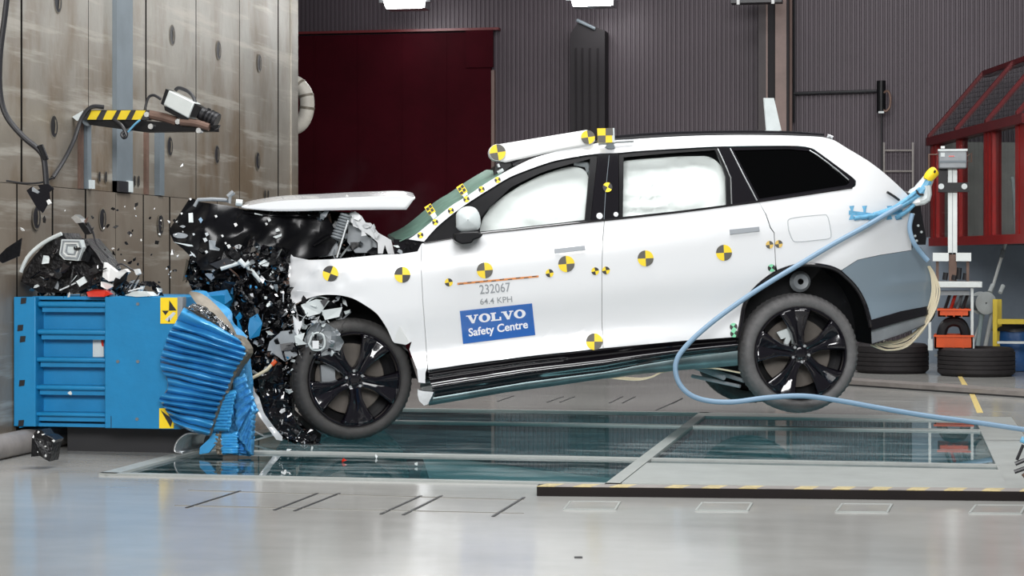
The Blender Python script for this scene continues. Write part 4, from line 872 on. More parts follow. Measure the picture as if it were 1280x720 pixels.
q_out = [(912.4, 184), (985, 182.6), (1012, 185), (1023.5, 191.5), (1046, 207.5), (1065.5, 222.5), (1069, 228), (1064.5, 234.5), (1030, 239.6), (946.6, 252)]
q_in = [(917, 188), (985, 186.3), (1010, 188.6), (1020, 194), (1043, 211), (1060, 224), (1062, 228), (1058, 231.5), (1028, 236.2), (949, 248.5)]
panel('quarter_window_frame', ring(q_out, q_in), 'gloss_black', o=.010, grid=14, rim=.02, mirror=FAR)
panel('quarter_window', q_in, 'glass_dark', o=.018, grid=16, rim=0, mirror=FAR)
for pts in (((912.5, 185.5), (930, 220), (946.3, 251)), ((1012, 188), (1022, 194), (1046, 212), (1061, 225)), ((897, 186), (905, 203), (913.4, 222.5), (914.6, 255))):
    m = MB(); m.tube([S(x, y, .004) for x, y in pts], .0045, 6); m.build('bright_strip', 'silver', car)
# white line of belt trim, dark
m = MB(); m.tube([S(x, y, -.002) for x, y in arc([(530, 303.5), (541, 302), (595, 292.8), (640, 287.8), (700, 281.2), (755, 275.4), (850, 265), (912, 256.9), (947, 252.2), (1030, 239.8), (1065, 234.6)], 3)], .008, 6); m.build('belt_trim', 'gloss_black', car)
# --- inside: dark lining behind the glass so the cabin reads closed
panel('cabin_lining', [(532, 305), (546, 288), (569, 268), (616, 238), (655, 218), (742, 196), (900, 187), (1012, 188), (1062, 226), (1060, 300), (940, 430), (760, 440), (540, 470)], 'interior', o=.30, grid=20, rim=0)
panel('quarter_lining', [(915, 184), (1012, 185), (1066, 224), (1066, 236), (948, 254)], 'interior', o=.05, grid=20, rim=0)
# --- roof, windscreen, tailgate, spanning to the far side
def span(pts, crown, mt, name, n=12, dirv=Vector((0, 0, 1)), parent=None, offs=None):
    E = [local(S(x, y, 0)) for x, y in pts]
    def f(u, v):
        k = u*(len(E)-1); i = min(int(k), len(E)-2); e = E[i].lerp(E[i+1], k-i); y = lerp(e.y, -e.y, v); q = 1-(2*v-1)**2
        return glob(Vector((e.x, y, e.z))+dirv*crown*q)
    m = MB(); m.grid(f, len(E)*2, n); return m.build(name, mt, parent or car)
span(arc([(628, 217), (659, 201), (680, 193.5), (710, 185.5), (740, 180), (800, 173.5), (870, 169.8), (940, 168.8), (1000, 170), (1036, 173)], 2), .03, 'white_paint', 'roof')
ws = span(arc([(500, 302), (525, 289), (561.6, 259), (581, 247), (606, 230), (628, 217)], 3), .085, 'glass_green', 'windscreen', 14, Vector((-.75, 0, .62)).normalized())
tail = span(arc([(1036, 173), (1060, 186), (1085, 201), (1105, 216), (1125, 234), (1138, 250)], 2), .05, 'gloss_black', 'rear_window_glass', 10, Vector((1, 0, .3)).normalized())
span([(1138, 250), (1139, 285), (1141, 310)], .08, 'white_paint', 'tailgate', 10, Vector((1, 0, 0)))
span([(1141, 308), (1151, 309.5), (1163, 327), (1169, 350), (1171, 366), (1168.5, 381)], .06, 'grey_paint', 'rear_bumper_face', 10, Vector((1, 0, 0)))
span([(1168.5, 381), (1170, 391), (1164, 402), (1130, 417), (1090, 430)], .02, 'black_plastic', 'rear_undertray', 8, Vector((1, 0, 0)))
m = MB(); m.tube([S(x, y, .03) for x, y in arc([(640, 205), (660, 196), (690, 186), (740, 176.5), (800, 170), (870, 167), (940, 166.2), (985, 167), (1030, 170)], 3)], .017, 8)
m.build('roof_rail', 'gloss_black', car)
m = MB(); m.tube([S(x, y, .03) for x, y in ((1034, 170), (1038, 171), (1041, 172.5))], .012, 8); m.build('roof_rail_end', 'silver', car)
# underside
E0 = [local(S(x, y, .10)) for x, y in ((537, 505), (636, 489), (757, 472), (860, 461), (922, 456))]
m = MB(); m.grid(lambda u, v: glob((lambda e: Vector((e.x, lerp(e.y, -e.y, v), e.z)))(E0[min(int(u*4), 3)].lerp(E0[min(int(u*4), 3)+1], u*4-min(int(u*4), 3)))), 8, 6); m.build('battery_tray', 'light_plastic', car)
# --- wheel housings
def housing(pts, name, o0=.02, depth=.42):
    A = [S(x, y, o0) for x, y in pts]; inn = CM.to_3x3()@Vector((0, depth, 0)); m = MB(); n = len(A)
    m.add(A+[a+inn for a in A], [(i, i+1, n+i+1, n+i) for i in range(n-1)]); m.add([a+inn for a in A], [tuple(range(n))]); return m.build(name, 'black_plastic', car)
housing([(921, 438)]+arch_r+[(1089, 430)], 'rear_wheel_housing')
housing([(523, 478), (511, 440), (490, 426), (484, 411), (472, 393), (456.6, 381.6), (441, 373), (423.6, 369), (404, 368.6), (384.7, 373), (366, 384), (352, 420), (345, 470)], 'front_wheel_housing', .06)
lip = MB(); lip.tube([S(x, y, -.003) for x, y in arch_r], .014, 8); lip.build('arch_lip', 'gloss_black', car)
m = MB(); c = S(1000, 352, .2); m.lathe([(.02, -.02), (.05, -.03), (.07, 0), (.05, .03)], Matrix.Translation(c)@Matrix.Rotation(YAW, 4, 'Z'), 20); m.build('housing_cup', 'grey_plastic', car)

# --- wheels
def wheel(c, yaw, phase, name, rub, camber=0, detail=True, flip=False):
    """c: world centre of the outer face; the axle runs inward along +y"""
    mtx = Matrix.Translation(c)@Matrix.Rotation(yaw, 4, 'Z')@Matrix.Rotation(camber, 4, 'X')
    if flip: mtx = mtx@Matrix.Rotation(math.pi, 4, 'Z')
    m = MB(); r = .39
    pr = [(.300, .028), (.306, .012), (.318, .004), (.335, .000), (.352, .002), (.366, .010), (.376, .022), (.383, .034), (.388, .050), (.390, .072)]
    for k in range(3): y = .085+k*.042; pr += [(.390, y), (.380, y+.004), (.380, y+.010), (.390, y+.014)]
    pr += [(.390, .20), (.388, .225), (.376, .252), (.352, .272), (.320, .274), (.300, .26)]
    wob = [0]*5+[.004, .009, .009, .006, .002]+[.002]*12+[.010, .012, .006, 0, 0, 0]
    wh = m.lathe(pr, mtx, 128, 0, wob).build(name, rub, car, 40)
    W = lambda v: mtx@Vector(v)
    m = MB(); m.lathe([(.303, .010), (.300, .004), (.292, .004), (.288, .012), (.284, .05), (.280, .15), (.285, .25)], mtx, 72); m.build('rim_barrel', 'wheel_gloss', wh)
    m = MB(); m.lathe([(.0, .165), (.225, .165), (.228, .16), (.228, .19)], mtx, 48); m.build('brake_disc', 'disc', wh)
    m = MB(); m.lathe([(.0, .2), (.29, .2)], mtx, 40); m.build('back_plate', 'black_plastic', wh)
    def pol(a, rr, y): return W((rr*math.cos(a), y, rr*math.sin(a)))
    for s in range(5):
        a0 = phase+s*2*math.pi/5; m = MB()
        rs = [.045, .09, .15, .20, .25, .291]; hw = [.034, .030, .036, .058, .088, .112]; ys = [.028, .024, .022, .018, .012, .010]
        def sp(u, v):
            k = u*(len(rs)-1); i = min(int(k), len(rs)-2); f = k-i; rr = lerp(rs[i], rs[i+1], f); h = lerp(hw[i], hw[i+1], f); y = lerp(ys[i], ys[i+1], f)
            t = (v-.5)*2; yy = y+.016*max(0, 1-abs(t)*1.5)+(.02 if abs(t) > .93 else 0); an = a0+math.atan2(t*h, rr); return pol(an, rr/math.cos(math.atan2(t*h, rr)) if u < .9 else rr, yy)
        m.grid(sp, 14, 12); o = m.build('spoke', 'wheel_gloss', wh, 25)
        so = o.modifiers.new('thick', 'SOLIDIFY'); so.thickness = .028; so.offset = 0
        for q in (-1, 1):
            m = MB(); m.tube([pol(a0+q*.30, .075, .022), pol(a0+q*.235, .14, .017), pol(a0+q*.29, .21, .012), pol(a0+q*.335, .284, .008)], [.011, .009, .008, .007], 8); m.build('spoke_rib', 'wheel_gloss', wh)
    m = MB(); m.lathe([(.0, .010), (.03, .011), (.036, .016), (.04, .02), (.062, .022), (.07, .05)], mtx, 32); m.build('hub_cap', 'wheel_gloss', wh)
    for s in range(5):
        q = pol(phase+.63+s*2*math.pi/5, .055, .012); dv = (mtx.to_3x3()@Vector((0, 1, 0)))*.02
        m = MB(); m.tube([q, q+dv], .0095, 8); m.build('wheel_bolt', 'silver', wh)
    return wh, W, pol
rw_c = P(1001.5, 442, .015)
rwh, RW, rpol = wheel(rw_c, YAW, R(62+36), 'rear_wheel', 'rubber_dusty')
cal = MB(); q = [(-.145, .135), (-.06, .165), (-.035, .12), (-.075, .045), (-.10, .05), (-.085, .10), (-.115, .09)]
cal.prism([RW((x, .075, z)) for x, z in q], (CM.to_3x3()@Vector((0, .03, 0)))); tag(cal.build('brake_caliper', 'light_plastic', rwh), 'pale brake caliper behind the spokes')
fw_c = P(444, 474.5, .03)
fwh, FW, fpol = wheel(fw_c, YAW+R(13), R(95+36), 'front_wheel', 'rubber')
m = MB(); m.prism([FW((x, .11, z)) for x, z in ((-.20, .09), (-.11, .10), (-.10, -.07), (-.19, -.06))], FW((0, .15, 0))-FW((0, .11, 0))); m.build('brake_caliper', 'grey_plastic', fwh)
for nm, src, dz in (('rear_wheel', rw_c, -.05), ('front_wheel', fw_c, .0)):
    q = local(src); q.y = .93; q.z += dz; wheel(glob(q), YAW, .4, nm, 'rubber', flip=True)
# axle parts behind the rear wheel
for a, b, r in (((865, 470), (925, 483), .012), ((885, 462), (930, 476), .014), ((868, 458), (905, 472), .018)):
    m = MB(); m.tube([P(*a, .5), P(*b, .25)], r, 8); m.build('suspension_arm', 'grey_plastic', car)
ql = local(rw_c); m = MB(); m.tube([glob((ql.x, -.7, ql.z)), glob((ql.x, .7, ql.z-.04))], .05, 10); m.build('axle', 'black_plastic', car)

# --- door mirror
c0 = S(584, 277, -.12)
m = MB(); outl = arc([(570, 268), (574, 262), (583, 258), (594, 260), (600, 270), (600, 284), (592, 289), (577, 290), (570, 284)], 3)
def mirr(u, v):
    k = u*len(outl); i = int(k) % len(outl); p = outl[i]; cx, cy = 585, 275; sc = math.cos((v-.5)*math.pi*.9999)**.38
    return P(lerp(cx, p[0], sc), lerp(cy, p[1], sc), boff(585, 280)-.20+.13*v)
m.grid(mirr, len(outl), 10); mir_o = m.build('door_mirror', 'grey_plastic', car, 50); MT_m = None
mir_o.data.materials[0] = MT['light_plastic']
m = MB(); m.prism([S(x, y, -.20) for x, y in ((568, 292), (578, 289.5), (598, 289), (604, 293), (601, 297), (592, 300), (590, 304), (577, 305.5), (568, 301))], CM.to_3x3()@Vector((0, .2, 0))); b = m.build('mirror_foot', 'black_plastic', mir_o)
bv = b.modifiers.new('bevel', 'BEVEL'); bv.width = .01; bv.segments = 2
# --- handles and flap
for par, q in ((fd, ((693, 311.2), (731, 306.6), (732, 312.4), (693.5, 316.8))), (rd, ((912.3, 287), (949, 283.4), (949.4, 288.8), (912.7, 293)))):
    panel('door_handle', q, 'handle_grey', par, o=-.012, grid=20, rim=.012)
fl = arc([(984.5, 277), (987, 273.5), (1000, 271), (1028, 268.4), (1034, 270), (1037, 280), (1038.8, 293), (1036, 298), (1020, 300), (998, 302), (991, 300), (986, 288)], 3)
m = MB(); m.tube([S(x, y, -.0005) for x, y in fl], .0035, 6, 0, True); m.build('flap_gap', 'flap_line', body)
panel('charge_flap', fl, 'white_paint', body, o=-.0015, grid=9, rim=0)

# --- round targets and writing on the side
def target(px, py, r, rot=0, cols=('yellow', 'marker_black'), par=None, o=-.004, seg=8, ry=None):
    m = MB(); ry = ry or r
    for q in range(4):
        a = [rot+q*math.pi/2+k*math.pi/2/seg for k in range(seg+1)]
        pts = [S(px, py, o)]+[S(px+r*math.cos(t), py+ry*math.sin(t), o) for t in a]
        m.add(pts, [(0, k+1, k+2) for k in range(seg)], q % 2)
    return m.build('round_target', list(cols), par or car, smooth=False)
ye = ('marker_grey', 'yellow')
for x, y, r, rot, par in ((413, 342, 9.8, .35, fender), (503, 343.5, 10, 0, fender), (606, 338, 10, -.08, fd), (708, 330, 10.2, -.08, fd), (743, 427, 10.4, 0, fd), (807, 323, 10, -.05, rd), (905, 316, 10, -.05, rd)):
    target(x, y, r, rot, ('marker_black' if x < 520 else 'marker_grey', 'yellow'), par, o=lambda: 0 if 0 else -.004) if False else target(x, y, r, rot, ('marker_black' if x < 520 else 'marker_grey', 'yellow'), par, -.004 if x > 480 else -.012)
for x, y, r, par in ((561, 353, 5, fd), (687, 341.5, 5, fd), (744, 339, 4.8, fd), (757.5, 338, 4.8, rd)): target(x, y, r, -.2, ('yellow', 'marker_black'), par)
target(759.5, 234, 6, .5, ('yellow', 'marker_black'), bp_)
for x, y in ((962, 306), (973.5, 305)): target(x, y, 4.8, -.1, ('marker_pale', 'marker_grey'), rd if x < 968 else body)
for x, y in ((964.5, 335), (917, 408.5), (917.5, 417)): target(x, y, 4.8, .6, ('marker_green', 'marker_black'), rd)
for x, y in ((525.5, 294), (544, 277.6), (563.6, 263.3), (583, 249), (602, 236.6), (622, 224.8)): target(x, y, 3.8, .5, ('yellow', 'marker_black'), body)
# flags on the windscreen pillar
for cx, cy in ((538.5, 263.5), (578.5, 238.5)):
    m = MB(); a = R(58); ux, uy = math.cos(a), math.sin(a); vx, vy = uy, -ux
    f = lambda u, v, o=0: S(cx+ux*u+vx*v, cy+uy*u+vy*v, .03+o)
    m.prism([f(-8, -4.6), f(4, -4.6), f(4, 4.6), f(-8, 4.6)], CM.to_3x3()@Vector((0, .006, 0))); fo = m.build('target_flag', 'yellow', car)
    m = MB()
    for u, v in ((-4, -2), (0, 2), (-5, 2.4), (1.5, -2.6)): m.add([f(u-1.8, v-1.8, -.003), f(u+1.8, v-1.8, -.003), f(u+1.8, v+1.8, -.003), f(u-1.8, v+1.8, -.003)], [(0, 1, 2, 3)])
    m.build('flag_print', 'marker_black', fo, smooth=False)
    m = MB(); m.prism([f(4, -3.5), f(11, -3), f(11, 3), f(4, 3.5)], CM.to_3x3()@Vector((0, .008, 0))); m.build('flag_foot', 'light_plastic', fo)
# orange tape with dashes
panel('orange_tape', [(571.6, 353.6), (673.3, 344.2), (673.4, 346.6), (571.8, 356.2)], 'orange_tape', fd, o=-.003, grid=12, rim=0)
m = MB()
for k in range(10):
    t0 = .02+k*.1; t1 = t0+.055; yy = (0.55, -.55)[k % 2]
    q = [(lerp(571.7, 673.3, t), lerp(354.9, 345.4, t)+yy+e) for t, e in ((t0, -.5), (t1, -.5), (t1, .5), (t0, .5))]; m.add([S(x, y, -.0042) for x, y in q], [(0, 1, 2, 3)])
m.build('tape_dashes', 'marker_black', fd, smooth=False)
LA, LB, LC, LD = [Vector((x, y)) for x, y in ((574.7, 388.7), (665, 379.2), (669.2, 418.8), (578.8, 429.9))]
def lab(u, v): return LA.lerp(LB, u).lerp(LD.lerp(LC, u), v)
m = MB(); m.grid(lambda u, v: S(*lab(u, v), -.004), 10, 5); m.build('blue_label', 'blue_label', fd)
def text_tris(s, bold=0.0):
    cu = bpy.data.curves.new('t', 'FONT'); cu.body = s; cu.size = 1; cu.offset = bold; cu.resolution_u = 3
    ob = bpy.data.objects.new('t', cu); C.objects.link(ob); dg = bpy.context.evaluated_depsgraph_get(); me = ob.evaluated_get(dg).to_mesh()
    vs = [v.co.copy() for v in me.vertices]; fs = [tuple(p.vertices) for p in me.polygons]; ob.evaluated_get(dg).to_mesh_clear()
    bpy.data.objects.remove(ob); bpy.data.curves.remove(cu)
    x0 = min(v.x for v in vs); x1 = max(v.x for v in vs); y0 = min(v.y for v in vs); y1 = max(v.y for v in vs)
    return [((v.x-x0)/(x1-x0), 1-(v.y-y0)/(y1-y0)) for v in vs], fs
def write(name, s, bl, br, hpx, mt, bold=0.0, o=-.0055, desc=0):
    vs, fs = text_tris(s, bold); bl = Vector(bl); br = Vector(br); up = Vector((-.09, -1)).normalized()*hpx
    m = MB(); m.add([S(*(bl.lerp(br, u)+up*(1-v)), o) for u, v in vs], fs); return m.build(name, mt, fd, smooth=False)
write('safety_lettering', 'Safety Centre', (586.4, 424), (660.5, 413.3), 13.5, 'label_white', .022)
write('number_lettering', '232067', (600, 367.8), (638.5, 364.4), 11.6, 'label_grey', .008)
write('speed_lettering', '64.4 KPH', (600.4, 381), (640.5, 377.6), 7.6, 'label_grey', .006)
# wide slab serif capitals
def slab(word):
    polys = []; x = 0
    def bx(a, b, c, d): polys.append([(x+a, b), (x+c, b), (x+c, d), (x+a, d)])
    for ch in word:
        if ch == 'V':
            polys.append([(x+.10, 1), (x+.42, 1), (x+.66, .35), (x+.60, 0), (x+.48, 0)]); polys.append([(x+.60, 0), (x+.66, .35), (x+.88, 1), (x+1.02, 1), (x+.70, 0)])
            bx(0, .86, .52, 1); bx(.72, .86, 1.12, 1); adv = 1.14
        elif ch == 'L':
            bx(.10, 0, .40, 1); bx(0, .86, .52, 1); bx(0, 0, .95, .16); bx(.80, 0, .95, .42); adv = 1.0
        else:
            N = 28; cx, cy = .54, .5
            for k in range(N):
                a, b = 2*math.pi*k/N, 2*math.pi*(k+1)/N
                polys.append([(x+cx+.54*math.cos(a), cy+.53*math.sin(a)), (x+cx+.54*math.cos(b), cy+.53*math.sin(b)), (x+cx+.22*math.cos(b), cy+.36*math.sin(b)), (x+cx+.22*math.cos(a), cy+.36*math.sin(a))])
            adv = 1.10
        x += adv
    return polys, x
pl, wd = slab('VOLVO'); bl, br = Vector((583.5, 405)), Vector((657.8, 396.8)); up = Vector((-.10, -1)).normalized()*10.5
m = MB()
for q in pl: m.add([S(*(bl.lerp(br, a/wd)+up*b), -.0055) for a, b in q], [tuple(range(len(q)))])
m.build('maker_lettering', 'label_white', fd, smooth=False)

# --- roof gear
def rp(x, y, o=.25): return P(x, y, o)
inn = CM.to_3x3()@Vector((0, 1, 0))
bp0 = [rp(622, 180.5), rp(735, 162), rp(745, 175), rp(740, 181), rp(700, 188), rp(632, 203), rp(622, 201)]
m = MB(); m.prism(bp0, inn*.12); bo = m.build('roof_beam', 'white_plastic', car); bv = bo.modifiers.new('bevel', 'BEVEL'); bv.width = .012; bv.segments = 2
def rtarget(cx, cy, r, rot, o, par, cols=('yellow', 'marker_grey')):
    m = MB()
    for q in range(4):
        a = [rot+q*math.pi/2+k*math.pi/2/8 for k in range(9)]
        m.add([P(cx, cy, o)]+[P(cx+r*math.cos(t), cy+r*math.sin(t), o) for t in a], [(0, k+1, k+2) for k in range(8)], q % 2)
    return m.build('round_target', list(cols), par, smooth=False)
rtarget(622, 190.5, 10, -.15, .235, bo); rtarget(735, 171.5, 8.6, -.15, .235, bo)
m = MB(); m.lathe([(.0, 0), (.055, 0), (.055, .13), (0, .13)], Matrix.Translation(rp(622, 190.5, .238))@Matrix.Rotation(YAW, 4, 'Z'), 24); m.build('beam_end', 'white_plastic', bo)
m = MB(); m.prism([rp(746.5, 160.5, .2), rp(766, 160, .2), rp(767, 178, .2), rp(747.5, 178.5, .2)], inn*.01); so = m.build('square_target', 'yellow', car)
m = MB(); m.add([P(x, y, .198) for x, y in ((757, 160.3), (766, 160), (766.5, 169), (757, 169.2))], [(0, 1, 2, 3)]); m.add([P(x, y, .198) for x, y in ((747, 169.5), (757, 169.2), (757, 178.3), (747.5, 178.5))], [(0, 1, 2, 3)])
m.add([P(x, y, .199) for x, y in ((764.5, 160), (768, 160), (768.5, 178), (765.5, 178))], [(0, 1, 2, 3)], 1); m.build('target_print', ['marker_grey', 'light_plastic'], so, smooth=False)
m = MB(); m.tube([rp(748, 179.5, .24), rp(772, 177, .24), rp(792, 176, .24)], .012, 8); m.build('target_rod', 'silver', so)
m = MB(); m.prism([rp(x, y, .22) for x, y in ((757, 184), (760, 179), (767, 179), (769, 185), (762, 186))], inn*.04); m.build('target_clamp', 'steel_grey', so)
m = MB(); m.prism([rp(x, y, .3) for x, y in ((620, 206), (628, 202), (650, 199), (640, 207), (630, 214), (622, 218), (617, 219))], inn*.5); rs_ = m.build('roof_sensor', 'black_plastic', car)
m = MB(); m.tube([rp(622, 216, .27), rp(629, 212, .27)], .012, 8); m.build('sensor_strip', 'light_plastic', rs_)
m = MB(); m.tube([rp(622.5, 205, .28), rp(624, 209, .28)], .012, 8); m.build('sensor_bolt', 'silver', rs_)
m = MB(); m.prism([rp(x, y, .32) for x, y in ((955, 122.5), (967.5, 122.5), (978, 168.5), (959, 168.5))], inn*.03); fo = m.build('roof_fin', 'light_plastic', car)
m = MB(); m.prism([rp(x, y, .27) for x, y in ((976, 163), (983, 168), (989, 174.5), (983, 176), (978, 170))], inn*.06); m.build('fin_bracket', 'brown_steel', fo)
# blue tape with its tabs on the quarter panel
panel('tape_strip', [(1061, 263), (1090, 266.5), (1128, 262), (1128, 267), (1095, 271), (1061, 268.5)], 'tape_blue', body, o=-.005, grid=8, rim=0)
for x in (1065, 1081, 1112, 1124): panel('tape_tab', [(x-3.6, 257.5), (x+3, 257), (x+1.5, 262), (x+1.5, 269), (x+3.6, 274), (x-4, 275), (x-1.8, 269), (x-1.8, 262)], 'tape_blue', body, o=-.007, grid=20, rim=0)

FAR.build('far_side', far_mats, car)

# ================================================================== CRUSHED FRONT OF THE CAR
rnd = random.Random(11)
def inpoly(x, y, p):
    c = False; n = len(p); j = n-1
    for i in range(n):
        if (p[i][1] > y) != (p[j][1] > y) and x < (p[j][0]-p[i][0])*(y-p[i][1])/(p[j][1]-p[i][1])+p[i][0]: c = not c
        j = i
    return c
def rpt(p):
    xs = [q[0] for q in p]; ys = [q[1] for q in p]
    while True:
        x, y = rnd.uniform(min(xs), max(xs)), rnd.uniform(min(ys), max(ys))
        if inpoly(x, y, p): return x, y
def rrot(k=math.pi): return Matrix.Rotation(rnd.uniform(-k, k), 3, 'Y')@Matrix.Rotation(rnd.uniform(-.6, .6), 3, 'X')@Matrix.Rotation(rnd.uniform(-.6, .6), 3, 'Z')
def shard(m, c, size, mi, kind=None):
    kind = kind or rnd.choice('pppprrb'); rt = rrot(); c = Vector(c)
    if kind == 'p':      # torn plate with a fold
        n = rnd.randint(4, 6); a0 = rnd.uniform(0, 6.28); pts = []
        for k in range(n):
            a = a0+6.283*k/n; r = size*rnd.uniform(.35, 1); x, z = r*math.cos(a)*1.2, r*math.sin(a)*.75
            pts.append(Vector((x, abs(x)*rnd.uniform(-.2, .5), z)))
        m.prism([c+rt@p for p in pts], rt@Vector((0, max(.003, size*.07), 0)), mi)
    elif kind == 'r': m.box(c, (size*2.2, size*.16, size*.16), rt, mi)
    elif kind == 'b': m.box(c, (size*1.1, size*.6, size*.8), rt, mi)
    elif kind == 't':
        pts = [c+rt@Vector((size*t*2, size*.5*math.sin(t*3+k), size*.5*math.cos(t*2))) for k, t in ((.3, -1), (.7, -.5), (.1, 0), (.5, .5), (.2, 1))]
        m.tube(spl(pts, 3), size*.09, 6, mi)
wm = ['crash_black', 'gloss_black', 'grey_plastic', 'light_plastic', 'white_paint', 'silver', 'comb_pale', 'barrier_blue', 'brown_steel']
def pick(ws): return rnd.choices(range(len(ws)), ws)[0]
# lumpy crumpled mass of the nose
mass = [(238, 318), (262, 310), (320, 305), (362, 312), (360, 345), (364, 372), (372, 400), (380, 440), (362, 470), (366, 520), (400, 552), (380, 556), (350, 548), (328, 512), (312, 470), (306, 440), (296, 420), (282, 396), (262, 376), (240, 362), (232, 344)]
def masso(x, y): return .17+.10*nz(x*.07, y*.07, 1)+.07*nz(x*.19, y*.17, 2)+.04*rnd.uniform(-1, 1)-.0008*(x-300)
def Sf(x, y, o): return P(x, y, o)
panel('crushed_nose', mass, 'crash_black', o=masso, grid=7, rim=.5, surf=Sf, ang=5)
mass2 = [(250, 330), (300, 262), (400, 262), (440, 266), (480, 300), (500, 318), (478, 330), (380, 330), (366, 360), (330, 380)]
panel('engine_bay', mass2, 'crash_black', o=lambda x, y: .55+.12*nz(x*.05, y*.06, 3)+.05*nz(x*.15, y*.15), grid=9, rim=.5, surf=Sf, ang=5)
# small torn bits, too many to count
m = MB()
for i in range(1500):
    x, y = rpt(mass); shard(m, P(x, y, masso(x, y)-.05+rnd.uniform(-.10, .04)), rnd.choice((.010, .013, .016, .02, .03)), pick((58, 24, 5, 3, 3, 4, 1, 1, 3)))
for i in range(330):
    x, y = rpt(mass2); shard(m, P(x, y, .40+rnd.uniform(-.15, .15)), rnd.choice((.012, .018, .025, .04)), pick((45, 25, 12, 6, 4, 8, 0, 0, 3)))
nf = m.build('nose_fragments', wm, car, smooth=False); nf['kind'] = 'stuff'
# larger pieces one by one
def region_pieces(poly, n, s0, s1, ws, o0, o1, kinds='pppptr', name='torn_piece'):
    for i in range(n):
        x, y = rpt(poly); m = MB(); shard(m, P(x, y, rnd.uniform(o0, o1)), rnd.uniform(s0, s1), 0, rnd.choice(kinds)); m.build(name, wm[pick(ws)], car, smooth=False)
region_pieces(mass, 60, .04, .085, (56, 30, 5, 2, 1, 3, 1, 1, 3), -.0, .15)
region_pieces([(280, 330), (350, 320), (370, 380), (360, 430), (300, 400)], 20, .02, .04, (20, 8, 14, 20, 10, 18, 4, 2, 4), -.04, .06)
region_pieces([(370, 375), (425, 370), (440, 385), (430, 400), (400, 420), (372, 410)], 40, .025, .05, (22, 8, 30, 22, 8, 10, 0, 0, 0), .06, .2)
region_pieces([(372, 408), (430, 395), (432, 445), (385, 450)], 10, .04, .07, (8, 4, 30, 20, 4, 10, 0, 0, 0), .0, .08)
region_pieces([(325, 450), (352, 470), (360, 520), (330, 505)], 16, .02, .045, (20, 20, 10, 12, 24, 10, 0, 0, 0), .0, .1)
region_pieces([(400, 268), (436, 268), (470, 300), (476, 316), (400, 318)], 24, .04, .08, (14, 8, 34, 10, 2, 24, 0, 0, 6), .12, .4)
# bonnet: white rear half edge on, black inner half folded up at the front
hood_t = arc([(302, 258.5), (336, 252.5), (367, 250), (400, 248.6), (440, 246.4), (478, 245.2), (504, 244.6), (519, 247)], 3)
hood_b = arc([(302, 260), (336, 263.6), (367, 264), (400, 263.2), (440, 262.4), (478, 262), (508, 262)], 3)
def hoodf(u, v):
    a = along([Vector((*p, 0)) for p in hood_t], u); b = along([Vector((*p, 0)) for p in hood_b], u)
    if v <= .25: t = v/.25; p = b.lerp(a, t); return P(p.x, p.y, .05)
    t = (v-.25)/.75; q = local(P(a.x, a.y, .05)); return glob((q.x, lerp(q.y, .85, t), q.z+.05*math.sin(math.pi*t)+.02*t))
m = MB(); m.grid(hoodf, 24, 16); bon = m.build('bonnet', 'white_paint', car, 25); so = bon.modifiers.new('thick', 'SOLIDIFY'); so.thickness = .014; so.offset = -1
m = MB(); m.grid(lambda u, v: (lambda q: glob((q.x, lerp(q.y+.03, .8, v), q.z-.03-.05*math.sin(math.pi*v))))(local(P(*along([Vector((*p, 0)) for p in hood_b], u*.5).xy, .06))), 12, 6); m.build('bonnet_lining', 'black_plastic', bon)
inner = [(237.5, 247), (224, 268), (210.7, 288), (217, 302), (229, 311.6), (244.7, 327), (252, 338), (300, 336), (350, 330), (410, 318), (424, 296), (410, 272), (394, 266.5), (344, 266), (336, 268), (300, 260.5), (285.5, 257), (262, 254), (248.6, 252)]
def infold(x, y): return .02+.0012*abs(x-262)+.0022*max(0, 290-y)*(.4 if x > 300 else 1)+.02*nz(x*.05, y*.05)+.03*abs(((x*.6+y)/38) % 1-.5)
il = panel('bonnet_inner', inner, 'bonnet_black', o=infold, grid=8, surf=Sf, rim=.03, ang=30)
def onp(poly, o, mt, name, par, d=.006):
    m = MB(); m.prism([P(x, y, infold(x, y)-o) for x, y in poly], inn*d); return m.build(name, mt, par)
onp([(235.5, 266.5), (241, 266), (241.6, 278), (236, 278)], .012, 'light_plastic', 'inner_clip', il)
onp(arc([(216, 293), (222, 290.8), (231, 292), (235, 294.5), (231, 297.5), (222, 297.5), (217, 295.5)], 2), .012, 'grey_plastic', 'inner_opening', il)
onp(arc([(224.5, 283), (228, 281.4), (232, 283), (229, 285)], 2), .012, 'grey_plastic', 'inner_opening', il)
onp([(248, 274), (251, 271.5), (253.6, 275), (251, 279)], .012, 'hose_blue', 'inner_clip', il)
onp([(216, 302.5), (240, 306), (241.5, 308), (236, 308)], .014, 'light_plastic', 'inner_rib', il)
onp([(238, 314), (243, 318), (245, 322), (240, 319)], .014, 'light_plastic', 'inner_clip', il)
for x, y, r in ((238, 249, 1.6), (227, 267, 1.5), (221, 278, 1.4), (258.5, 293, 2.6), (256.5, 300, 3.0), (270, 270.5, 1.8), (294.5, 281, 2.5), (278, 295, 1.8), (336.5, 275, 2.6), (333, 280, 1.9), (286, 308, 2.8), (318, 310, 3.0), (347, 287.5, 2.4), (242, 293, 1.6), (258, 315, 2.2), (282, 304, 1.4)):
    onp([(x-r, y-r*.6), (x+r*.3, y-r), (x+r, y+r*.2), (x-r*.2, y+r)], .02, 'white_plastic', 'fastener', il, .012)
onp([(341, 296), (352, 292), (352, 295), (345, 298)], .02, 'light_plastic', 'bracket', il); onp([(344, 287), (349, 286), (350, 289), (345, 290)], .02, 'light_plastic', 'bracket', il)
onp([(261, 300), (270, 301), (269, 308), (275, 311), (274, 313.5), (262, 312)], .02, 'grey_plastic', 'bracket', il)
onp([(318, 266), (328, 268.5), (328, 270), (318, 268)], .012, 'light_plastic', 'edge_clip', il)
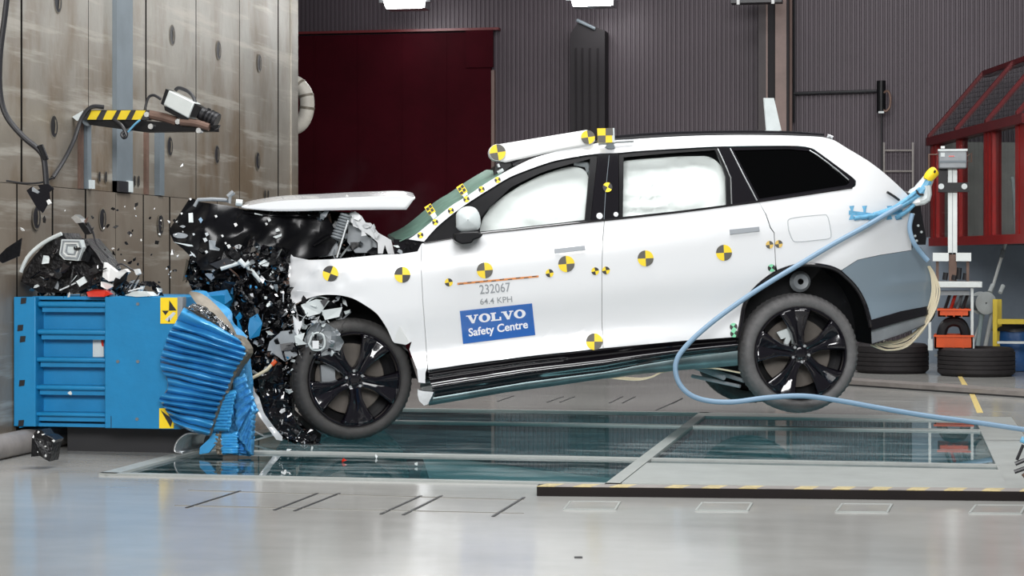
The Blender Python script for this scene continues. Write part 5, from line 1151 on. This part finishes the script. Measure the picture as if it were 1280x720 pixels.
onp([(384, 268), (390, 270), (388, 272)], .012, 'light_plastic', 'edge_clip', il)
m = MB(); m.tube([P(x, y, .0) for x, y in ((243, 258), (247.6, 249.6), (265, 249), (283.6, 250), (286.5, 254), (288.5, 240))], .012, 8); m.build('latch_rod', 'grey_plastic', il)
m = MB(); m.tube([P(285, 246, 0), P(292, 240, 0)], .016, 8); m.build('latch_hook', 'grey_plastic', il)
m = MB(); m.tube([P(295, 253, .0), P(303, 254, .0)], .022, 10); m.build('latch_cap', 'light_plastic', il)
m = MB(); m.prism([P(x, y, .05) for x, y in ((233, 324), (246, 330), (243, 343), (228, 352))], inn*.01); tag(m.build('light_cover', 'glass_booth', car), 'pale translucent shard under the black bonnet edge')
# torn white strut rail and spring at the bulkhead
m = MB(); m.prism([P(x, y, .16+.03*nz(x*.2, y*.2)) for x, y in ((436, 275), (437, 267), (444, 264), (452, 270), (457, 278), (464, 279), (473, 291), (489, 300), (493, 317.5), (485, 317.5), (481, 306), (478.5, 317), (472.5, 317), (472, 303), (462, 294), (450, 287), (440, 279))], inn*.07); m.build('strut_rail', 'white_paint', car)
for x, y in ((447, 272), (458, 282), (466, 285), (470, 294), (453, 290), (443, 281)):
    m = MB(); shard(m, P(x, y, .12), .035, 0, 'p'); m.build('torn_flange', 'white_paint', car, smooth=False)
A, B = P(420, 299, .14), P(433, 268, .14); ax = (B-A); pts = []
sx = ax.normalized().orthogonal().normalized(); sy = ax.normalized().cross(sx)
for k in range(9*12): t = k/(9*12); a = 6.283*9*t; pts.append(A+ax*t+(sx*math.cos(a)+sy*math.sin(a))*.032)
m = MB(); m.tube(pts, .008, 6); m.build('strut_spring', 'grey_plastic', car)
m = MB(); m.tube([P(421, 322, .12), P(435, 275, .12)], .010, 8); m.build('strut_rod', 'silver', car)
for q in ([(436, 280), (452, 288), (466, 302), (470, 316), (444, 316), (434, 302)], [(400, 296), (420, 300), (426, 318), (398, 322)], [(462, 296), (471, 304), (471, 317), (464, 315)]):
    m = MB(); m.prism([P(x, y, .24) for x, y in q], inn*.03); m.build('bulkhead_plate', 'grey_plastic', car)
panel('cowl', [(491.8, 299), (511, 299.5), (530, 302.5), (526, 306), (522, 314), (500, 318), (494, 317)], 'gloss_black', o=.10, grid=6, rim=.1, surf=Sf)
for x, y, s in ((497, 308, .03), (505, 312, .025), (514, 309, .03), (519, 305, .02), (508, 304, .02), (501, 315, .025)):
    m = MB(); shard(m, P(x, y, .06), s, 0, 'p'); m.build('cowl_piece', rnd.choice(('grey_plastic', 'black_plastic', 'light_plastic')), car, smooth=False)
# lamp unit by the wheel, with its white connector
hl = [(390, 405), (404, 402), (420, 412), (430, 428), (424, 440), (400, 446), (384, 442), (380, 424)]
k = panel('lamp_unit', hl, 'mid_plastic', o=lambda x, y: -.02+.03*nz(x*.12, y*.12), grid=6, rim=.08, surf=Sf, ang=15)
m = MB(); m.tube([P(x, y, -.04) for x, y in arc([(390, 420), (396, 416), (404, 419), (406, 430), (402, 437), (391, 437), (386, 430)], 3)], .007, 6, 0, True); m.build('unit_ring', 'light_plastic', k)
m = MB(); m.prism([P(x, y, -.06) for x, y in ((390.5, 426), (398.5, 426), (398.5, 436), (390.5, 436))], inn*.04); m.build('white_connector', 'white_paint', k)
for x in (390.8, 396.2):
    m = MB(); m.prism([P(a, b, -.055) for a, b in ((x, 421), (x+1.8, 421), (x+1.8, 426), (x, 426))], inn*.03); m.build('connector_pin', 'cable_black', k)
region_pieces([(378, 398), (430, 404), (430, 445), (384, 448)], 34, .012, .028, (20, 8, 24, 14, 2, 10, 0, 0, 0), -.07, -.04)
for q, mt, o in (([(337, 427), (352, 414), (372, 412), (380, 418), (366, 430), (372, 444), (356, 452), (342, 442), (334, 438)], 'grey_plastic', -.02), ([(350, 430), (366, 428), (370, 436), (352, 439)], 'cable_black', -.04), ([(368, 420), (381, 416), (378, 426), (384, 430), (370, 432)], 'light_plastic', -.03),
        ([(366, 394), (374, 402), (380, 400), (372, 420), (368, 414)], 'white_paint', -.02), ([(262, 330), (284, 322), (292, 328), (272, 336)], 'cable_black', .0), ([(376, 381), (395, 374), (412, 376), (400, 392), (384, 396)], 'light_plastic', .06), ([(402, 388), (428, 384), (424, 396), (406, 400)], 'light_plastic', .06), ([(400, 376), (412, 372), (405, 384)], 'cable_black', .04)):
    m = MB(); m.prism([P(x, y, o+.02*nz(x*.2, y*.2)) for x, y in q], inn*.02); m.build('torn_panel', mt, car, smooth=False)
m = MB(); m.tube([P(x, y, .0) for x, y in ((276, 336), (292, 331), (303, 328), (316, 340), (326, 352))], .013, 8); m.build('white_arm', 'light_plastic', car)
m = MB(); m.tube([P(x, y, -.02) for x, y in ((299, 325), (306, 332), (312, 328))], .018, 8); m.build('white_arm', 'light_plastic', car)
# blue scraps caught in the nose
for q in ([(312, 398), (322, 392), (328, 404), (324, 420), (312, 424), (310, 410)], [(258, 366), (284, 362), (290, 374), (276, 384), (262, 378)], [(296, 395), (302, 410), (306, 432), (298, 424)]):
    m = MB(); m.prism([P(x, y, -.03+.03*nz(x*.2, y*.2)) for x, y in q], inn*.02); m.build('blue_scrap', 'barrier_blue', car, smooth=False)
# long white torn strip and the black bumper skin by the wheel
wsx = [(301, 470), (308.6, 470), (311.5, 481.7), (324, 497), (330, 516.6), (341, 532), (353, 546), (353, 551), (345.5, 549.7), (324, 520.5), (308.6, 491)]
panel('torn_white_strip', wsx, 'white_paint', o=lambda x, y: -.09+.02*nz(x*.1, y*.1), grid=6, rim=.012, surf=Sf)
panel('bumper_skin', [(322, 470), (344, 444), (352, 456), (358, 500), (371, 530), (394, 550), (402, 556), (388, 557), (360, 548), (336, 528), (326, 500)], 'gloss_black', o=lambda x, y: .02+.05*nz(x*.06, y*.06, 7)-.02*math.sin((x+y)*.12), grid=6, rim=.05, surf=Sf)
m = MB(); m.tube([P(x, y, -.03) for x, y in ((312, 474), (324, 468), (334, 462), (343, 452))], .011, 8); m.build('pale_cable', 'cream_cable', car)
m = MB(); m.tube([P(340, 456, -.03), P(345, 451, -.03)], .014, 8); m.build('cable_end', 'orange', car)
for a in (((316, 538), (330, 545), (345, 543)), ((316, 551), (330, 547), (344, 543))):
    m = MB(); m.tube([P(*p, .1) for p in a], .006, 6); m.build('white_wire', 'light_plastic', car)

# ================================================================== LOOSE THINGS
# wreckage lying on the barrier
Yd = YBR+.04
def dy_(x, y, d=0): return on_y(x, y, Yd+d)
pile = [(34, 370), (26, 352), (38, 330), (50, 312), (72, 296), (100, 300), (122, 320), (140, 345), (170, 352), (196, 356), (205, 371)]
m = MB()
for i in range(520):
    x, y = rpt(pile); q_ = dy_(x, y, rnd.uniform(0, .4))
    if q_.x < WX+.10: continue
    shard(m, q_, rnd.choice((.012, .02, .03, .045)), pick((50, 22, 8, 6, 6, 6, 0, 0, 2)))
tag(m.build('debris_heap', wm, smooth=False), 'heap of black and white plastic splinters on top of the blue barrier', 'debris', kind='stuff')
def chunk(name, poly, d, th, mt, label, cat='debris', group=None):
    m = MB(); m.prism([dy_(x, y, d+.03*nz(x*.1, y*.1)) for x, y in poly], (0, th, 0)); return tag(m.build(name, mt, smooth=False), label, cat, group)
hb_ = thing('headlamp_wreck', 'broken black headlamp housing with a square clear lens above the barrier', 'headlamp', dy_(70, 365))
m = MB(); m.prism([dy_(x, y, .02+.05*nz(x*.05, y*.05)) for x, y in ((26, 352), (30, 336), (44, 318), (66, 296), (78, 291), (84, 300), (104, 298), (120, 316), (132, 336), (126, 352), (96, 366), (50, 366))], (0, .25, 0)); m.build('housing', 'crash_black', hb_, smooth=False)
m = MB(); m.tube([dy_(x, y, -.03) for x, y in arc([(26, 340), (34, 322), (48, 308), (62, 299), (77, 292)], 3)], .012, 8); m.build('edge_trim', 'light_plastic', hb_)
q = [(77, 299), (101, 299.5), (104, 309), (98, 326), (80, 324.5), (74, 318)]
m = MB(); m.prism([dy_(x, y, -.05) for x, y in q], (0, .05, 0)); ln = m.build('square_lens', 'light_plastic', hb_)
for sc in (.82, .62, .42):
    m = MB(); cx, cy = 89, 312; m.tube([dy_(cx+(x-cx)*sc, cy+(y-cy)*sc, -.055) for x, y in q], .006, 6, 0, True); m.build('lens_ridge', 'grey_plastic' if sc != .62 else 'white_plastic', ln)
for i in range(26):
    x, y = rpt([(34, 350), (60, 306), (76, 300), (104, 304), (128, 336), (100, 362), (50, 360)]); m = MB(); shard(m, dy_(x, y, -.03+rnd.uniform(-.03, .02)), rnd.uniform(.03, .06), 0); m.build('broken_piece', wm[pick((44, 24, 14, 8, 2, 6, 0, 0, 2))], hb_, smooth=False)
chunk('white_bracket', [(130, 328), (138, 334), (146, 340), (156, 336), (160, 340), (148, 350), (136, 352), (128, 346)], .02, .05, 'white_plastic', 'white curved plastic bracket on the barrier top, right of the headlamp')
chunk('white_bracket', [(126, 352), (136, 355), (142, 358), (134, 362), (126, 358)], .0, .05, 'white_plastic', 'small white plastic bracket just above the barrier edge')
chunk('red_lens', [(108, 365), (118, 362), (132, 363), (138, 368), (130, 371), (110, 371)], -.05, .06, 'debris_red', 'red lens fragment lying on the barrier edge', 'lens')
chunk('pale_plate', [(156, 369), (168, 364), (184, 365), (190, 370), (170, 371)], -.05, .1, 'light_plastic', 'pale curved plate lying on the barrier edge near the square marker')
chunk('black_strip', [(140, 360), (152, 346), (158, 340), (156, 350), (144, 362)], -.01, .03, 'crash_black', 'thin black strip propped upright on the barrier top', 'debris')
chunk('plastic_ball', [(167, 337), (172, 336), (174, 342), (170, 344)], -.02, .04, 'white_plastic', 'round white cap at the end of the wire above the barrier')
tag(MB().tube(spl([dy_(x, y, -.01) for x, y in ((146, 332), (152, 330), (160, 334), (170, 340))], 4), .006, 6).build('bent_wire', 'cable_black'), 'bent black wire joined to the round white cap', 'wire')
k = thing('flying_lamp', 'small silver lamp with a trailing wire thrown up above the headlamp wreck', 'lamp', dy_(98, 290))
m = MB(); m.prism([dy_(x, y) for x, y in ((89, 272), (94, 268), (100, 273), (102, 278), (95, 279))], (0, .08, 0)); m.build('socket', 'silver', k, smooth=False)
m = MB(); m.prism([dy_(x, y) for x, y in ((97, 279), (104, 278), (108, 283), (113, 291), (106, 293))], (0, .06, 0)); m.build('body', 'black_plastic', k, smooth=False)
m = MB(); m.tube(spl([dy_(x, y) for x, y in ((110, 278), (116, 290), (120, 304), (128, 314), (136, 322))], 4), .006, 6); m.build('wire', 'cable_black', k)
m = MB(); m.prism([dy_(x, y, .01) for x, y in ((105, 276), (110, 271), (107, 279))], (0, .01, 0)); m.build('orange_tab', 'brown_steel', k, smooth=False)
# flying pieces with a shape of their own
fl_ = thing('plastic_sheet', 'jagged black plastic panel flying at the end of the thick hanging cable', 'debris', on_y(50, 266, 10.85))
m = MB(); m.prism([on_y(x, y, 10.85+.002*(x-50)) for x, y in ((33, 238), (40, 233), (45, 238), (50, 236), (47, 231), (60, 230), (67, 236), (61, 240), (62, 250), (53, 266), (46, 260))], (0, .012, 0)); m.build('panel_skin', 'gloss_black', fl_, smooth=False)
m = MB(); m.prism([on_y(x, y, 10.83) for x, y in ((36, 237), (41, 234), (49, 240), (47, 242))], (0, .01, 0)); m.build('panel_edge', 'grey_plastic', fl_, smooth=False)
m = MB(); m.prism([on_y(x, y, 10.83) for x, y in ((58, 251), (61, 249), (64, 254), (60, 256))], (0, .01, 0)); m.build('white_clip', 'white_plastic', fl_, smooth=False)
tag(MB().prism([on_y(x, y, 10.9+.004*x) for x, y in ((-2, 320), (8, 310), (27, 297.5), (24, 320), (3, 329), (-3, 325))], (0, .01, 0)).build('plastic_sheet', 'crash_black', smooth=False), 'flat black plastic panel flying at the left picture edge', 'debris')
tk = thing('flying_chunk', 'ragged black chunk with white flecks in the air under the barrier', 'debris', on_y(52, 577, 10.6))
m = MB(); m.prism([on_y(x, y, 10.6+.03*nz(x*.3, y*.3)) for x, y in ((40, 545), (45, 538), (52, 537), (57, 544), (62, 545), (69, 550), (66, 554), (64, 566), (62, 577), (56, 574), (50, 570), (39, 571))], (0, .12, 0)); m.build('chunk_body', 'crash_black', tk, smooth=False)
for x, y, s in ((42, 546, .012), (48, 540, .012), (54, 543, .012), (56, 558, .009), (57, 570, .01), (67, 551, .012), (50, 552, .008), (47, 565, .006)):
    m = MB(); shard(m, on_y(x, y, 10.57), s, 0, 'p'); m.build('white_fleck', 'white_plastic', tk, smooth=False)
# small bits in the air: one group of dark, one of pale
zone = [(70, 262), (200, 250), (240, 300), (238, 366), (150, 366), (120, 300)]
for i in range(34):
    x, y = rpt(zone); m = MB(); shard(m, on_y(x, y, YBR+rnd.uniform(-.2, .9)), rnd.uniform(.008, .022), 0, 'p'); tag(m.build('plastic_fragment', 'crash_black', smooth=False), 'small dark plastic fragment in the air before the steel wall', 'debris', 'dark fragments in the air')
for i in range(26):
    x, y = rpt(zone); m = MB(); shard(m, on_y(x, y, YBR+rnd.uniform(-.2, .9)), rnd.uniform(.006, .013), 0, 'p'); tag(m.build('white_fragment', 'white_plastic', smooth=False), 'tiny pale plastic fragment in the air before the steel wall', 'debris', 'pale fragments in the air')
for x, y, mt, lab_ in ((27, 287, 'white_plastic', 'white plastic sliver flying above the left end of the barrier'), (55, 275, 'cable_black', 'curved black sliver flying right of the cable end'), (86, 369, 'white_plastic', 'white speck at the top edge of the blue barrier'), (87.5, 492, 'white_plastic', 'white speck before the lower blue rib'), (216, 316, 'silver', 'silver splinter flying below the tip of the black bonnet'), (228, 206, 'silver', 'bright hooked splinter flying under the box camera'), (433, 246, 'white_plastic', 'white speck flying just above the white bonnet'), (163, 292, 'cable_black', 'black splinter rising over the barrier middle')):
    m = MB(); shard(m, on_y(x, y, YBR-.1 if x < 430 else 12.6), .022, 0, 'p'); tag(m.build('splinter', mt, smooth=False), lab_, 'debris')
for x, y in ((305, 557), (390, 560), (430, 575), (470, 570), (360, 562), (520, 580)):
    q = on_z(x, y, .012); m = MB(); shard(m, q, .018, 0, 'p'); tag(m.build('floor_fragment', 'debris_red' if x == 430 else 'light_plastic', smooth=False), 'red plastic fragment on the glass before the front wheel' if x == 430 else 'small pale fragment lying on the floor glass below the car nose', 'debris', None if x == 430 else 'pale fragments on the glass')
# blue hose from the tail, looping down past the rear wheel
def hp(x, y, o): return P(x, y, o)
hs = spl([hp(1140, 250, .22), hp(1118, 262, .05), hp(1080, 284, -.06), hp(1040, 306, -.1), hp(1000, 330, -.12), hp(960, 354, -.14), hp(925, 377, -.15), hp(890, 403, -.16), hp(862, 428, -.17), hp(846, 450, -.18), hp(846, 472, -.19), hp(858, 490, -.2), hp(880, 500, -.2), hp(915, 502.5, -.2), hp(960, 497, -.2), hp(1005, 495, -.2), hp(1050, 501, -.2), hp(1100, 510, -.2), hp(1160, 520, -.2), hp(1220, 528, -.2), hp(1300, 540, -.2)], 6)
tag(MB().tube(hs, .0165, 10).build('blue_hose', 'hose_blue'), 'pale blue hose looping from the car tail past the rear wheel to the right edge', 'hose')
tag(MB().tube(spl([hp(1140, 268, .14), hp(1137, 285, .1), hp(1142, 303, .08), hp(1152, 317, .1), hp(1160, 326, .1)], 6), .016, 10).build('short_hose', 'hose_blue'), 'short blue hose hanging beside the tail light', 'hose')
k = thing('cable_bundle', 'blue and white wrapped cable bundle with a yellow end sticking up from the tail', 'cable bundle', hp(1140, 262, .25))
for a, b, c, r in (((1068, 273), (1110, 264), (1150, 236), .014), ((1085, 272), (1118, 262), (1154, 240), .018), ((1092, 268), (1124, 256), (1156, 230), .012), ((1120, 272), (1136, 262), (1148, 248), .014)):
    m = MB(); m.tube(spl([hp(*a, boff(*a)-.03), hp(*b, boff(*b)-.06), hp(*c, .24)], 5), r, 8); m.build('hose', 'tape_blue', k)
m = MB(); m.tube(spl([hp(1141, 248, .24), hp(1150, 240, .24), hp(1158, 228, .24), hp(1163, 219, .24)], 4), [.05, .055, .058, .055, .05, .05, .048, .045, .042, .04, .036, .034, .03], 12); m.build('white_wrap', 'light_plastic', k)
m = MB(); m.tube(spl([hp(1145, 246, .2), hp(1154, 237, .2), hp(1161, 226, .2)], 4), .024, 8); m.build('hose', 'tape_blue', k)
m = MB(); m.tube(spl([hp(1158, 225, .2), hp(1164, 218, .2), hp(1170, 213, .2)], 4), [.026, .03, .034, .036, .037, .037, .036, .034, .028], 12); m.build('yellow_end', 'yellow', k)
m = MB(); m.tube([hp(1167, 214, .17), hp(1169, 215, .17)], .012, 8); m.build('cable_socket', 'cable_black', k)
m = MB(); m.tube(spl([hp(1145, 238, .18), hp(1149, 243, .17), hp(1154, 243, .17)], 3), .008, 6); m.build('tie', 'cable_black', k)
m = MB(); m.tube(spl([hp(1139, 250, .2), hp(1143, 253, .18), hp(1149, 252, .18)], 3), .022, 6); m.build('white_wrap', 'white_plastic', k)
m = MB(); m.tube(spl([hp(1158, 232, .2), hp(1158, 248, .2), hp(1144, 252, .2)], 3), .03, 8); m.build('white_wrap', 'light_plastic', k)
k = thing('cream_cables', 'bundle of thin cream cables hanging in loops under the rear bumper', 'cables', hp(1120, 440, .3))
for i in range(7):
    t = i/6; j = lambda a: rnd.uniform(-a, a); pts = [hp(1089+t*22+j(2), 431-t*5, .2+t*.1), hp(1108+t*14+j(3), 438.5-t*13+j(1), .22+t*.1), hp(1132+t*6+j(2), 434-t*15+j(1.5), .25+t*.1), hp(1153+t*1+j(2), 415-t*9+j(2), .3+t*.08), hp(1168-t*7+j(1), 392-t*5+j(2), .33), hp(1174-t*9+j(1), 365, .34), hp(1169-t*5, 345, .34), hp(1162-t*2, 333, .33)]
    m = MB(); m.tube(spl(pts, 5), .0055, 6); m.build('cable', 'cream_cable', k)
k = thing('sill_cable', 'thin cream cable sagging below the sill towards the rear wheel', 'cable', hp(800, 475, .2))
for dz in (0, 2.2):
    m = MB(); m.tube(spl([hp(758, 471.5, .12), hp(780, 472+dz, .12), hp(800, 473+dz*.8, .12), hp(815, 471, .12), hp(830, 464.5, .12), hp(860, 461, .12), hp(890, 460, .12), hp(925, 466, .15)], 4), .006, 6); m.build('cable', 'cream_cable', k)

# thin smoke drifting up from the bonnet in front of the maroon door
sm_ = MB(); q0, q1 = at_d(372, 320, 15.0), at_d(560, 170, 15.0); sm_.bbox((q0.x, q0.y, q0.z), (q1.x, q0.y+1.3, q1.z))
so_ = tag(sm_.build('smoke', 'joint', smooth=False), 'faint grey smoke drifting above the white bonnet before the maroon door', 'smoke', kind='stuff')
mm = bpy.data.materials.new('smoke_haze'); mm.use_nodes = True; nt = mm.node_tree
for n in list(nt.nodes): nt.nodes.remove(n)
out = nt.nodes.new('ShaderNodeOutputMaterial'); vol = nt.nodes.new('ShaderNodeVolumePrincipled'); tc = nt.nodes.new('ShaderNodeTexCoord'); nn = nt.nodes.new('ShaderNodeTexNoise'); nn.inputs['Scale'].default_value = 2.4; nn.inputs['Detail'].default_value = 3
vol.inputs['Color'].default_value = (.75, .75, .85, 1); rm = nt.nodes.new('ShaderNodeMapRange'); rm.inputs[1].default_value = .52; rm.inputs[2].default_value = .78; rm.inputs[4].default_value = .55
gr1 = nt.nodes.new('ShaderNodeTexGradient'); gr1.gradient_type = 'QUADRATIC_SPHERE'; mp = nt.nodes.new('ShaderNodeMapping'); mp.inputs['Location'].default_value = (-1, -1, -1); mp.inputs['Scale'].default_value = (2, 2, 2)
nt.links.new(tc.outputs['Generated'], mp.inputs[0]); nt.links.new(mp.outputs[0], gr1.inputs[0]); ml = nt.nodes.new('ShaderNodeMath'); ml.operation = 'MULTIPLY'
nt.links.new(tc.outputs['Object'], nn.inputs['Vector']); nt.links.new(nn.outputs['Fac'], rm.inputs[0]); nt.links.new(rm.outputs[0], ml.inputs[0]); nt.links.new(gr1.outputs['Fac'], ml.inputs[1])
nt.links.new(ml.outputs[0], vol.inputs['Density']); nt.links.new(vol.outputs[0], out.inputs['Volume']); so_.data.materials[0] = mm
